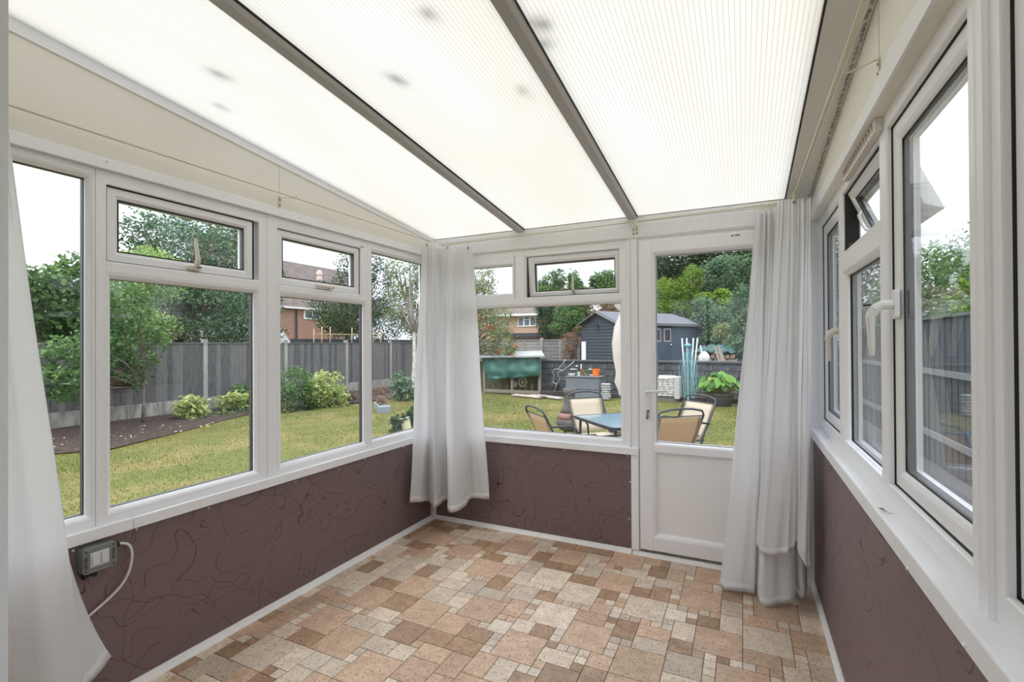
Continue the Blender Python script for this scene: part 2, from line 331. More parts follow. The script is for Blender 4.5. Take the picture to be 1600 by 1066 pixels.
sb = MB(); sb.prism([(.345, .862), (.345, .908), (.349, .912), (.402, .913), (.402, .862)], lambda a, b, n: (a, n, b), .27, 3.25)
sb.build('window_board', UPVCW, wr, bevel=.002)
studs(wr, 'x', [(.345, y, z) for y, z in ((2.95, .872), (2.6, .869), (2.2, .871), (1.78, .873), (1.42, .87), (1.1, .872))])
wf = MB().box(-2.42, -.64, 3.285, 3.42, -.26, .70).build('wall_far', RENDER); struct(wf)
MB().box(-2.24, -.677, 3.262, 3.286, .0, .66).build('panel', PAPER, wf)
MB().box(-2.24, -.627, 3.240, 3.286, .659, .705).build('sill_trim', UPVCW, wf, bevel=.003)
MB().box(-.678, -.629, 3.250, 3.286, .03, .659).build('post_trim', UPVCW, wf, bevel=.003)
for px, py in ((800, 696.5), (882, 703.5), (980.5, 712.5), (984.7, 753), (982.5, 811)):
    p = at(px, py, 3.262); studs(wf, 'y', [(p.x, 3.262, min(p.z, .65))])
MB().box(-.64, .40, 3.29, 3.42, -.26, .03).build('threshold_base', RENDER, wf)
# corner posts
cp = MB(); cp.box(-2.30, -2.238, 3.238, 3.30, .0, 2.24); o = cp.build('trim_1', UPVCW, bevel=.004); struct(o)
cp = MB(); cp.box(.31, .42, 3.248, 3.42, -.26, 2.3); o = cp.build('trim_2', UPVCW, bevel=.004); struct(o)
cp = MB(); cp.box(-2.42, -2.28, 3.285, 3.42, -.26, 2.3); o = cp.build('trim_3', UPVCW, bevel=.004); struct(o)
# cove strips at the floor
def cove(name, fn, a, b):
    m = MB(); m.prism([(0, 0), (.018, 0), (.0165, .006), (.012, .014), (.008, .026), (.006, .034), (0, .034)], fn, a, b); return struct(m.build(name, SKIRT, smooth=False))
cove('baseboard_left', lambda a, b, n: (-2.262+a, n, b), .27, 3.24)
cove('baseboard_right', lambda a, b, n: (.360-a, n, b), .27, 3.245)
cove('baseboard_far', lambda a, b, n: (n, 3.264-a, b*.92), -2.245, -.678)
cove('baseboard_door', lambda a, b, n: (n, 3.264-a, b*.75), -.673, .34)
# lining above windows, gables
def gable(name, xa, xb, side):
    m = MB(); pts = [(.02, 2.095), (3.27, 2.095), (3.27, ROOFZ(3.27)), (.02, ROOFZ(.02))]
    m.prism(pts, lambda a, b, n: (n, a, b), xa, xb); return m
gl_ = gable('trim_4', -2.36, -2.25, 0).build('wall_left_upper', LINING); struct(gl_)
MB().box(-2.252, -2.246, .27, 3.25, 2.094, 2.138).build('head_trim', UPVCW, gl_, bevel=.002)
m = MB(); m.prism([(.27, ROOFZ(.27)-.052), (3.25, ROOFZ(3.25)-.02), (3.25, ROOFZ(3.25)+.004), (.27, ROOFZ(.27)+.004)], lambda a, b, n: (n, a, b), -2.252, -2.243); m.build('gable_trim', UPVCW, gl_)
MB().box(-2.2505, -2.2492, 1.8145, 1.8158, 2.14, 2.36).build('board_joint', mat('board_joint_grey', (.35, .32, .28), .8), gl_)  # grey strip marking the seam between two lining boards
studs(gl_, 'x', [(-2.246, 1.03, 2.125), (-2.246, 1.95, 2.12), (-2.246, 2.9, 2.12)])
gr_ = gable('trim_5', .36, .50, 1).build('wall_right_upper', LINING); struct(gr_)
m = MB()
ys = np.linspace(.27, 3.24, 40); prev = None
for k in range(len(ys)-1):   # flashing strip bent up a little unevenly along its top edge
    ya, yb = ys[k], ys[k+1]; w = lambda y: 2.150+.012*math.sin(y*5.1)+.006*math.sin(y*13)
    m.add([(.352, ya, 2.094), (.352, yb, 2.094), (.352, yb, w(yb)), (.352, ya, w(ya)), (.361, ya, 2.094), (.361, yb, 2.094), (.361, yb, w(yb)), (.361, ya, w(ya))], [(0, 1, 2, 3), (3, 2, 6, 7), (0, 4, 5, 1), (4, 7, 6, 5)])
m.build('head_trim', UPVCW, gr_)
MB().box(.3592, .3605, 1.709, 1.7102, 2.16, 2.40).build('board_joint', bpy.data.materials['board_joint_grey'], gr_)
# far head beam: ribbed board
fb = MB(); pr = [(3.40, 2.095), (3.262, 2.095), (3.256, 2.098), (3.252, 2.105)]
z = 2.105
for k in range(6): pr += [(3.2505, z+.002), (3.2505, z+.0135), (3.2525, z+.0150)]; z += .0155
pr += [(3.2505, 2.202), (3.247, 2.206), (3.245, 2.236), (3.25, 2.2395), (3.40, 2.2215)]
fb.prism(pr, lambda a, b, n: (n, a, b), -2.25, .36); o = fb.build('wall_far_upper', UPVC); struct(o)
MB().box(-2.25, .36, 3.246, 3.249, 2.2385, 2.2425).build('sealant_line', mat('grubby_sealant', (.30, .25, .18), .9, var=(30, (.12, .10, .07))), o)
# ------------------------------------------------------------------ windows
def bevelbar(mb, fn, u0, u1, v0, v1, n0, n1, vert=True, c=.006):
    if vert: mb.prism([(u0, n0), (u0, n1-c), (u0+c, n1), (u1-c, n1), (u1, n1-c), (u1, n0)], lambda a, b, n: fn(a, n, b), v0, v1)
    else: mb.prism([(v0, n0), (v0, n1-c), (v0+c, n1), (v1-c, n1), (v1, n1-c), (v1, n0)], lambda a, b, n: fn(n, a, b), u0, u1)
def exp(r, d): return (r[0]-d, r[1]+d, r[2]-d, r[3]+d)
def pane(parent, fn, org, g, n0=-.030, n1=-.054, name='pane'):
    r = exp(g, .008); m = MB(org); m.prism([(r[0], r[2]), (r[1], r[2]), (r[1], r[3]), (r[0], r[3])], fn, n1, n0); m.build(name, GLASS, parent)
    m = MB(org); m.ring(fn, exp(g, .007), exp(g, -.0012), [(0, n0-.003), (1, n0-.003), (1, n1+.003), (0, n1+.003)]); m.build('spacer', SPACER, parent)
    m = MB(org); m.ring(fn, exp(g, .010), exp(g, -.0008), [(0, n0+.001), (1, n0+.004), (1, n0-.0005), (0, n0-.0005)]); m.build('gasket', BLACK, parent)
def fixed(root, fn, org, g, bw=.022):
    m = MB(org); m.ring(fn, exp(g, bw), g, [(0, -.060), (0, .0), (.15, .001), (.55, -.004), (1, -.016), (1, -.029), (.6, -.029), (.6, -.060)]); m.build('glazing_bead', UPVC, root)
    pane(root, fn, org, g)
def sash(root, fn, org, r, g, open_deg=0, hinge='top', name='casement', step=.016):
    """opening casement; returns the sash object so handles can join it"""
    ang = math.radians(open_deg); hv = r[3]; hn = -.045
    def f2(u, v, n):
        if ang:
            dv, dn = v-hv, n-hn; v, n = hv+dv*math.cos(ang)+dn*math.sin(ang), hn+dn*math.cos(ang)+dv*math.sin(ang)
        return fn(u, v, n)
    rr = exp(r, -.0022); m = MB(org)
    m.ring(f2, rr, g, [(0, -.066), (0, -step-.003), (.04, -step), (.62, -step), (.80, -step-.005), (1, -step-.014), (1, -.066)])
    s = m.build(name, UPVC, root)
    m = MB(org); m.ring(fn, exp(r, .001), exp(r, -.0032 if not ang else -.003), [(0, -.010), (1, -.022), (1, -.062), (0, -.062)])
    m.build('seal', BLACK, root)
    n0 = -step-.012
    pane(s, f2, org, g, n0, n0-.024)
    return s, f2
def rect_frame(root, fn, org, o, i, name='frame'):
    m = MB(org); m.ring(fn, o, i, [(0, -.07), (0, -.002), (.03, 0), (.95, 0), (1, -.003), (1, -.07)]); return m.build(name, UPVC, root)
def mull(root, fn, org, u0, u1, v0, v1, vert=True, name='mullion', n1=0.0005, c=.005):
    m = MB(org); bevelbar(m, fn, u0, u1, v0, v1, -.068, n1, vert, c); return m.build(name, UPVC, root)
def rrect(u0, u1, v0, v1, r, k=5):
    out = []
    for cx_, cy_, a0 in ((u1-r, v0+r, -90), (u1-r, v1-r, 0), (u0+r, v1-r, 90), (u0+r, v0+r, 180)):
        out += [(cx_+r*math.cos(math.radians(a0+90*i/k)), cy_+r*math.sin(math.radians(a0+90*i/k))) for i in range(k+1)]
    return out
HANDLE = mat('off_white_handle', (.70, .66, .58), .4); HANDLEW = mat('white_handle', (.82, .82, .82), .3)
def lever(parent, f, org, u, v, n, vec, mt, key=True, L=.105, base=(.012, .03), lift=.03):
    """espagnolette handle: base plate, neck and cranked lever; vec = direction (du,dv) of lever"""
    m = MB(org); bu, bv = base; du, dv = vec
    m.prism(rrect(u-bu, u+bu, v-bv, v+bv, min(bu, bv)*.6, 3), f, n, n+.012)
    k = 1.25 if bv > .03 else 1.0
    m.tube([f(u, v, n+.006), f(u, v, n+lift*.7), f(u+du*.010, v+dv*.010, n+lift), f(u+du*.035, v+dv*.035, n+lift+.012), f(u+du*.06, v+dv*.06, n+lift+.010), f(u+du*L*.8, v+dv*L*.8, n+lift+.005), f(u+du*L, v+dv*L, n+lift+.003)], [.0115*k, .0115*k, .0125*k, .0105*k, .0085*k, .0075*k, .0055*k], 10)
    b = m.build('handle', mt, parent, smooth=False)
    if key:
        m = MB(org); m.tube([f(u, v, n+lift*.8), f(u, v, n+lift+.030)], .003, 6); m.build('key_stub', DARKSCREW, parent)
    return b
# window_1 .. window_3 : left wall
T0, B0 = 2.095, .700
def wl_unit(num, y0, y1, lab): return sroot('window_%d' % num, (-2.27, (y0+y1)/2, B0), lab)
w1 = wl_unit(1, .27, 1.003, 'tall fixed pane behind the near curtain on the left'); og = tuple(w1.location)
rect_frame(w1, mL, og, (.272, 1.002, B0, T0), (.335, .962+.035, .731, 2.070)); fixed(w1, mL, og, (.355, .977, .751, 2.05))
w2 = wl_unit(2, 1.003, 1.756, 'two part window with a top vent and upright handle'); og = tuple(w2.location)
rect_frame(w2, mL, og, (1.004, 1.755, B0, T0), (1.040, 1.709, .731, 2.042))
mull(w2, mL, og, 1.038, 1.711, 1.690, 1.737, False, 'transom', .0015)
fixed(w2, mL, og, (1.058, 1.690, .751, 1.670))
s, f = sash(w2, mL, og, (1.044, 1.686, 1.738, 2.040), (1.092, 1.637, 1.786, 1.992), 0)
hb = lever(s, f, og, 1.385, 1.757, -.013, (-.06, 1), HANDLE, L=.135, base=(.030, .010), lift=.024)
w3 = wl_unit(3, 1.756, 3.24, 'long window with a top vent, horizontal lever and corner pane'); og = tuple(w3.location)
rect_frame(w3, mL, og, (1.757, 3.239, B0, T0), (1.822, 3.19, .731, 2.052))
mull(w3, mL, og, 2.506, 2.550, .72, 2.07); mull(w3, mL, og, 1.822, 2.508, 1.688, 1.730, False, 'transom', .0015)
mull(w3, mL, og, 1.822, 2.470, 2.036, 2.055, False, 'transom', 0); mull(w3, mL, og, 2.455, 2.510, 1.70, 2.05, True, 'mullion', 0, .001)
fixed(w3, mL, og, (1.850, 2.488, .751, 1.668), .030); fixed(w3, mL, og, (2.568, 3.17, .751, 2.033))
s, f = sash(w3, mL, og, (1.825, 2.455, 1.730, 2.036), (1.873, 2.412, 1.780, 1.989), 0)
m = MB(og); m.prism([(2.10, 1.738), (2.20, 1.738), (2.20, 1.758), (2.10, 1.758)], f, -.016, -.007); m.tube([f(2.185, 1.748, -.010), f(2.19, 1.748, .012), f(2.16, 1.748, .020), f(2.11, 1.750, .018), f(2.06, 1.752, .014)], [.009, .0095, .0085, .0075, .005], 10); m.build('handle', HANDLE, s)
m = MB(og); m.tube([f(2.192, 1.748, .004), f(2.205, 1.748, .014)], [.008, .007], 8); m.build('rust_stub', mat('rust', (.22, .08, .04), .8), s)
# window_4 : far wall left of the door
w4 = sroot('window_4', (-1.45, 3.27, B0), 'far window beside the door with a tilted top vent'); og = tuple(w4.location)
rect_frame(w4, mF, og, (-2.235, -.700, .703, T0), (-2.10, -.735, .735, 2.055))
mull(w4, mF, og, -2.13, -.722, 1.692, 1.742, False, 'transom', .002); mull(w4, mF, og, -1.541, -1.437, 1.735, 2.06, True, 'mullion', .004, .02); mull(w4, mF, og, -1.438, -.722, 2.040, 2.062, False, 'transom', .0009)
mull(w4, mF, og, -.751, -.733, 1.73, 2.06, True, 'mullion', .0, .001)
mull(w4, mF, og, -2.13, -1.538, 2.000, 2.064, False, 'transom', .0014, .001); mull(w4, mF, og, -2.13, -1.538, 1.736, 1.766, False, 'transom', .0014, .001)
fixed(w4, mF, og, (-2.08, -.750, .755, 1.672)); fixed(w4, mF, og, (-2.08, -1.561, 1.780, 1.988))
s, f = sash(w4, mF, og, (-1.435, -.752, 1.743, 2.040), (-1.380, -.793, 1.785, 1.982), 5.5)
lever(s, f, og, -1.083, 1.762, -.014, (0, 1), HANDLE, L=.115, base=(.010, .012), lift=.022)
MB(og).box(-1.437, -1.430, 3.288, 3.30, 1.76, 1.84).build('stay', mat('rusty_stay', (.12, .06, .04), .8), w4)
cpst = MB(); bevelbar(cpst, mF, -.700, -.628, .705, T0, -.15, .012, True, .006); o = cpst.build('trim_6', UPVC); struct(o)
m = MB(); m.box(-.6755, -.6735, 3.2565, 3.2585, .705, T0).build('cover_groove', mat('groove_grey', (.35, .34, .33), .6), o)
# ------------------------------------------------------------------ door_1
DX0, DX1 = -.619, .235
d1 = sroot('door_1', ((DX0+DX1)/2, 3.27, .04), 'half glazed white door with lever handle, partly behind the long curtains'); og = tuple(d1.location)
m = MB(og); m.ring(mF, (-.628, .312, .02, T0), (-.622, .240, .035, 2.078), [(0, -.07), (0, -.004), (1, -.004), (1, -.07)]); m.build('frame', UPVC, d1)
m = MB(og)
gr = (-.513, .128, .752, 1.970); pr_ = (-.506, .122, .156, .678)
for (u0, u1, v0, v1, vt) in ((DX0, -.536, .047, 2.075, True), (.150, DX1, .047, 2.075, True), (-.536, .150, 1.992, 2.075, False), (-.536, .150, .690, .738, False), (-.536, .150, .047, .134, False)):
    bevelbar(m, mF, u0, u1, v0, v1, -.06, .020, vt, .003)
m.build('leaf_frame', UPVC, d1)
m = MB(og); m.ring(mF, (-.537, .151, .735, 1.993), gr, [(0, -.05), (0, .019), (.5, .014), (1, -.004), (1, -.05)]); m.build('glazing_bead', UPVC, d1)
m = MB(og); m.ring(mF, (-.537, .151, .133, .692), pr_, [(0, -.05), (0, .019), (.5, .014), (1, -.004), (1, -.05)]); m.build('panel_bead', UPVC, d1)
pane(d1, mF, og, gr, -.008, -.032)
MB(og).box(*[pr_[0]-.01, pr_[1]+.01], 3.276, 3.296, pr_[2]-.01, pr_[3]+.01).build('lower_panel', mat('door_panel_white', (.90, .89, .89), .4), d1)
m = MB(og); m.box(-.621, .236, 3.262, 3.30, .030, .045); m.build('drip_gap', mat('threshold_grey', (.16, .145, .12), .8, var=(20, (.28, .25, .2))), d1)
hx = -.567
m = MB(og); m.prism([(hx-.014, .90), (hx+.014, .90), (hx+.014, 1.125), (hx-.014, 1.125)], mF, .020, .029); hd = m.build('handle', HANDLEW, d1, bevel=.004)
m = MB(og); m.tube([mF(hx, 1.085, .026), mF(hx, 1.085, .062), mF(hx+.02, 1.087, .070), mF(hx+.075, 1.092, .068), mF(hx+.128, 1.094, .062)], [.010, .010, .0105, .0095, .0085], 12); m.build('lever', HANDLEW, hd, smooth=True)
m = MB(og); m.lathe([(.009, 0), (.009, .004), (.004, .005)], mF(hx+.003, .955, .029), 12, 'y'); m.build('keyhole', DARKSCREW, hd)
m = MB(og); m.tube([mF(hx+.003, .955, .03), mF(hx+.003, .955, .045)], .004, 8); m.tube([mF(hx+.003, .960, .045), mF(hx+.004, .93, .046), mF(hx+.0, .905, .044)], [.004, .007, .006], 6); m.build('key', mat('key_brass', (.30, .22, .15), .4, metal=.8), hd)
m = MB(og)
for (a, b) in ((-.062, -.047), (-.040, -.012)):
    m.box(a, b, 3.2488, 3.2500, 2.052, 2.0575)
m.build('paint_scrape', DARKSCREW, d1)
# ------------------------------------------------------------------ windows 5, 6 : right wall
RB = .913
w5 = sroot('window_5', (.395, 2.2, RB), 'right hand window run with an open top vent and two cranked handles'); og = tuple(w5.location)
m = MB(og); m.ring(mR, (1.174, 3.249, RB, 2.095), (1.222, 3.195, .972, 2.045), [(0, -.075), (0, -.002), (.03, 0), (.95, 0), (1, -.003), (1, -.075)]); m.build('frame', UPVC, w5)
mull(w5, mR, og, 2.533, 2.627, .965, 2.05); mull(w5, mR, og, 1.809, 1.890, .965, 2.05); mull(w5, mR, og, 1.885, 2.538, 1.700, 1.790, False, 'transom', .001)
s, f = sash(w5, mR, og, (2.627, 3.195, .972, 2.045), (2.685, 3.135, 1.03, 1.985), 0, step=.017)
lever(s, f, og, 2.665, 1.452, -.017, (.15, -1), HANDLE, key=False, L=.14, base=(.014, .035), lift=.045)
fixed(w5, mR, og, (1.905, 2.520, .975, 1.688))
s, f = sash(w5, mR, og, (1.892, 2.531, 1.792, 2.045), (1.94, 2.485, 1.84, 1.995), 23, step=.012)
m = MB(og); m.tube([f(2.47, 1.93, -.01), f(2.47, 1.90, .012), f(2.465, 1.85, .02), f(2.45, 1.823, .022), f(2.42, 1.812, .020), f(2.38, 1.808, .0)], [.005, .006, .006, .006, .006, .006], 8); m.build('handle', HANDLEW, s, smooth=True)
MB(og).box(.418, .43, 2.512, 2.53, 1.80, 1.83).build('stay', bpy.data.materials['rusty_stay'], w5)
s, f = sash(w5, mR, og, (1.222, 1.809, .972, 2.045), (1.282, 1.750, 1.030, 1.985), 0, step=.017)
lever(s, f, og, 1.768, 1.510, -.017, (.22, -1), HANDLEW, key=True, L=.15, base=(.015, .043), lift=.055)
# carded strip lying on the frame head of the vent
m = MB((0, 0, 0)); m.prism([(1.835, 2.0515), (2.36, 2.0515), (2.36, 2.0935), (1.835, 2.0935)], mR, .001, .022); o = m.build('trim_7', mat('hinge_cover_white', (.74, .70, .66), .5)); struct(o)
m = MB()
for k in range(13):
    y = 1.86+k*.038; m.tube([mR(y, 2.058, .022), mR(y+.004, 2.085, .0235), mR(y+.018, 2.087, .0235), mR(y+.021, 2.062, .022)], .0012, 5)
m.build('stitched_cord', mat('brown_cord', (.28, .2, .17), .8), o)
w6 = sroot('window_6', (.395, .7, RB), 'nearest right hand window at the edge of the frame'); og = tuple(w6.location)
m = MB(og); m.ring(mR, (.272, 1.130, RB, 2.095), (.320, 1.090, .972, 2.045), [(0, -.075), (0, -.002), (.03, 0), (.95, 0), (1, -.003), (1, -.075)]); m.build('frame', UPVC, w6)
sash(w6, mR, og, (.320, 1.090, .972, 2.045), (.38, 1.030, 1.030, 1.985), 0, step=.017)
m = MB(); m.prism([(1.124, -.06), (1.124, .004), (1.130, .010), (1.150, .011), (1.158, .006), (1.166, .010), (1.178, .004), (1.178, -.06)], lambda a, b, n: mR(a, n, b), RB, 2.095); o = m.build('trim_8', UPVC, smooth=False); struct(o)
# ------------------------------------------------------------------ roof
roof = sroot('ceiling', (0, 0, 2.24), None)
def slope_box(mb, x0, x1, y0, y1, d0, d1, mats=None):
    vs = [(x, y, ROOFZ(y)+d) for d in (d0, d1) for y in (y0, y1) for x in (x0, x1)]
    mb.add(vs, [(0, 2, 3, 1)]); mb.cm = 1 if mats else 0
    mb.add(vs, [(4, 5, 7, 6)]); mb.add(vs, [(0, 1, 5, 4), (2, 6, 7, 3), (0, 4, 6, 2), (1, 3, 7, 5)]); mb.cm = 0
for x0, x1 in ((-2.262, -1.468), (-1.480, -.652), (-.664, .250)):
    m = MB((0, 0, 2.24)); slope_box(m, x0+.008, x1-.008, -.1, 3.42, .002, .016, True); m.build('roof_sheet', [POLY, POLYTOP], roof, recalc=False)
for xa, xb in ((-1.507, -1.442), (-.690, -.625)):
    m = MB((0, 0, 2.24)); m.prism([(xa, .001), (xa+.006, -.020), (xb-.018, -.020), (xb-.012, -.012), (xb, -.010), (xb, .001)], lambda a, b, n: (a, n, ROOFZ(n)+b), -.1, 3.25); rf = m.build('rafter', RAFT, roof)
    m = MB((0, 0, 2.24)); m.prism([(xb-.017, -.0125), (xb-.0165, -.019), (xb-.003, -.0125), (xb-.003, -.009)], lambda a, b, n: (a, n, ROOFZ(n)+b), -.1, 3.25); m.build('edge_strip', RAFTL, rf)
    m = MB((0, 0, 2.24)); m.prism([(xb-.0005, .0015), (xb-.0005, -.0085), (xb+.004, -.0005), (xb+.004, .0015)], lambda a, b, n: (a, n, ROOFZ(n)+b), -.1, 3.25); m.build('gasket', BLACK, rf)
    m = MB((0, 0, 2.24)); m.prism([(xa, .017), (xb, .017), (xb-.01, .04), (xa+.01, .04)], lambda a, b, n: (a, n, ROOFZ(n)+b), -.1, 3.40); m.build('cap', RAFTL, rf)
m = MB((0, 0, 2.24)); m.prism([(.229, .001), (.235, -.014), (.300, -.016), (.358, -.022), (.365, .001)], lambda a, b, n: (a, n, ROOFZ(n)+b), -.1, 3.25); rf = m.build('rafter', mat('gable_bar_grey', (.72, .71, .69), .5), roof)
m = MB((0, 0, 2.24)); m.prism([(.226, .0015), (.226, -.009), (.230, -.009), (.230, .0015)], lambda a, b, n: (a, n, ROOFZ(n)+b), -.1, 3.25); m.build('gasket', BLACK, rf)
m = MB((0, 0, 2.24)); m.prism([(.229, .017), (.45, .017), (.45, .05), (.229, .05)], lambda a, b, n: (a, n, ROOFZ(n)+b), -.1, 3.40); m.build('cap', RAFTL, rf)
m = MB((0, 0, 2.24)); yy = .9; RR = random.Random(3)
while yy < 3.2:    # crumbly sealant bead where the bar meets the lining
    w = .010+.008*RR.random(); x = .345+.004*RR.random(); zc = ROOFZ(yy)-.026-.006*RR.random()
    m.tube([(x, yy, zc), (x-.004, yy+w*.4, zc-.006), (x+.002, yy+w, zc)], [.0035, .0055, .003], 5); yy += w+.010+.012*RR.random()
o = m.build('sealant_bead', mat('grey_sealant', (.40, .39, .38), .8, var=(60, (.22, .21, .2))), rf)
m = MB((0, 0, 2.24)); m.prism([(-2.40, .017), (-2.24, .017), (-2.24, .05), (-2.40, .05)], lambda a, b, n: (a, n, ROOFZ(n)+b), -.1, 3.40); m.build('cap', RAFTL, roof)
# leaf litter lying on top of the roof sheets
LIT = mat('dark_leaf_litter', (.05, .045, .035), .9)
ii = 0
for px, py, sz, asp, wh_ in ((335, 108, .036, 2, 'on the left roof sheet, larger of two'), (347, 163, .026, 1.8, 'on the left roof sheet, smaller of two near the gable'), (618, 118, .038, 1.9, 'alone in the middle of the central roof sheet'), (668, 15, .030, 1, 'on the central roof sheet at the top of the picture'), (820, 140, .024, 4, 'long thin one on the central sheet against the rafter'), (845, 30, .036, 1.5, 'on the right roof sheet touching the rafter, larger'), (853, 60, .026, 1.6, 'on the right roof sheet touching the rafter, smaller'), (1263, 170, .018, 2.5, 'on the right roof sheet beside the side wall bar')):
    q = ray(px, py); tt = (2.24+.1135*3.25+.016-EYE)/(q.z+.1135*q.y); p = Vector((0, 0, EYE))+q*tt
    m = MB(p); RR = random.Random(ii); ii += 1
    for k in range(9):
        a = RR.uniform(-1, 1)*sz*.55; b = RR.uniform(-1, 1)*sz*asp*.45; ang = RR.uniform(0, 3); l = sz*RR.uniform(.4, .8); c_, s_ = math.cos(ang), math.sin(ang)
        pts = [(-l, 0), (0, l*.4), (l, 0), (0, -l*.4)]
        m.add([p+Vector((a+x*c_-y*s_, b+x*s_+y*c_, .004+.003*k+(.004 if i % 2 else 0))) for i, (x, y) in enumerate(pts)], [(0, 1, 2), (0, 2, 3)])
    o = m.build('leaf_litter', LIT)
    tag(o, 'dark leaf litter '+wh_, 'leaf litter', 'leaf litter on the roof')
# gutter outside
m = MB((0, 3.45, 2.12)); m.prism([(3.42, 2.20), (3.42, 2.12), (3.45, 2.10), (3.50, 2.10), (3.53, 2.12), (3.53, 2.20), (3.525, 2.20), (3.525, 2.125), (3.425, 2.125), (3.425, 2.20)], lambda a, b, n: (n, a, b), -2.42, .5); struct(m.build('trim_9', UPVC))
# ------------------------------------------------------------------ house wall behind the camera, with the doorway the picture is taken from
PLAS = mat('plaster', (.62, .60, .56), .8)
hw = MB(); jx = on = atx(6, 533, -1); rat = jx.x/jx.y
JX = rat*.27
hw.box(-2.6, JX-.02, .02, .27, -.26, 2.8); hw.box(JX-.02, .55, .02, .27, 2.12, 2.8); hw.box(.55, 1.45, .02, .27, -.26, 2.8); o = hw.build('wall_near', PLAS); struct(o)
jb = MB(); jb.box(JX-.021, JX+.0, .015, .274, 0, 2.12); struct(jb.build('trim_10', UPVCW))
rm = MB(); rm.box(-2.6, 1.4, -2.6, .02, -.02, 0); struct(rm.build('floor_inner_room', mat('inner_carpet', (.42, .37, .32), .9)))
rm = MB(); rm.box(-2.65, -2.55, -2.6, .02, 0, 2.5); rm.box(1.35, 1.45, -2.6, .02, 0, 2.5); rm.box(-2.6, -1.9, -2.65, -2.55, 0, 2.5); rm.box(.8, 1.4, -2.65, -2.55, 0, 2.5); rm.box(-1.9, .8, -2.65, -2.55, 0, .35); rm.box(-1.9, .8, -2.65, -2.55, 2.25, 2.5); struct(rm.build('wall_inner_room', mat('pale_plaster', (.85, .83, .80), .8)))
rm = MB(); rm.box(-2.65, 1.45, -2.6, .02, 2.5, 2.55); struct(rm.build('ceiling_inner_room', bpy.data.materials['pale_plaster']))
iw = sroot('window_7', (-.55, -2.6, .35)); m = MB((-.55, -2.6, .35)); m.ring(lambda u, v, n: (u, -2.6+n, v), (-1.9, .8, .35, 2.25), (-1.83, .73, .42, 2.18), [(0, -.04), (0, .04), (1, .04), (1, -.04)]); m.box(-.58, -.52, -2.63, -2.57, .42, 2.18); m.build('frame', UPVC, iw)  # unseen window, added so extra daylight reaches the far wall and curtains
m = MB((-.55, -2.6, .35)); m.box(-1.83, .73, -2.61, -2.59, .42, 2.18); m.build('pane', GLASS, iw)
# ------------------------------------------------------------------ curtain rods
def rod(label, pts, r=.0045): 
    m = MB(pts[0]); m.tube(pts, r, 8); return tag(m.build('curtain_rod', CREAM, smooth=True), label, 'curtain rod')
rl = rod('cream wire curtain rod along the left lining above the windows', [(-2.19, .28, 2.202), (-2.19, 3.14, 2.200)])
rf_ = rod('cream curtain rod running above the far window and the door', [(-2.18, 3.185, 2.175), (-1.2, 3.19, 2.184), (.28, 3.185, 2.205)])
rr = rod('paired cream curtain rods along the right lining', [(.262, .30, 2.2), (.258, 3.12, 2.2)])
m = MB((.262, .30, 2.2)); m.tube([(.274, .30, 2.199), (.264, 3.10, 2.199)], .0035, 6); m.build('second_rod', CREAM, rr)
def bracket(parent, org, plate, tip, ax, name='bracket'):
    m = MB(org); x, y, z = plate
    if ax == 'x': m.box(x-.0015, x+.0015, y-.006, y+.006, z-.062, z)
    else: m.box(x-.008, x+.008, y-.0015, y+.0015, z-.052, z)
    m.bar((x, y, z-.003), tip, .007, .002); m.bar(tip, Vector(tip)+Vector((0, 0, .018)), .006, .003, (1, 0, 0)); b = m.build(name, CREAM, parent)
    for dz in (.018, .046):
        m = MB(org); m.lathe([(.004, -.001), (.004, .003), (.001, .0035)] if ax == 'x' and x < 0 or ax == 'y' and 0 else [(.004, .001), (.004, -.003), (.001, -.0035)], (x, y, z-dz), 8, 'x' if ax == 'x' else 'y'); m.build('screw', DARKSCREW, b)
bracket(rl, (-2.19, .28, 2.202), (-2.247, 1.815, 2.200), (-2.188, 1.875, 2.198), 'x')
bracket(rr, (.262, .30, 2.2), (.357, 1.705, 2.215), (.264, 1.735, 2.196), 'x')
bracket(rf_, (-2.18, 3.185, 2.175), (-.650, 3.249, 2.170), (-.672, 3.188, 2.186), 'y'); bracket(rf_, (-2.18, 3.185, 2.175), (-.628, 3.249, 2.172), (-.650, 3.188, 2.190), 'y')
# ------------------------------------------------------------------ curtains
def cloth_mat(name, col, tr):
    m = mat(name, col, .75, trans=tr, bump=None); t = m.node_tree
    b = t.nodes['Principled BSDF']; tcn = N(t, 'ShaderNodeTexCoord'); n = N(t, 'ShaderNodeTexNoise'); n.inputs['Scale'].default_value = 6; n.inputs['Detail'].default_value = 6; n.inputs['Distortion'].default_value = 1.6
    bp = N(t, 'ShaderNodeBump'); bp.inputs['Strength'].default_value = .6; bp.inputs['Distance'].default_value = .02
    t.links.new(tcn.outputs['Object'], n.inputs['Vector']); t.links.new(n.outputs['Fac'], bp.inputs['Height']); t.links.new(bp.outputs[0], b.inputs['Normal'])
    for q in t.nodes:
        if q.type == 'BSDF_TRANSLUCENT': t.links.new(bp.outputs[0], q.inputs['Normal'])
    return m
CLOTH = cloth_mat('white_curtain_cotton', (.93, .93, .935), .5)
HEM = cloth_mat('curtain_hem', (.915, .915, .92), .38)
def catmull(P, n):
    P = [np.array(p, float) for p in P]; Q = [2*P[0]-P[1]]+P+[2*P[-1]-P[-2]]; out = []
    for i in range(1, len(Q)-2):
        for k in range(n):
            t = k/n; a, b, c, d = Q[i-1:i+3]
            out.append(.5*((2*b)+(-a+c)*t+(2*a-5*b+4*c-d)*t*t+(-a+3*b-3*c+d)*t**3))
    out.append(P[-1]); return np.array(out)
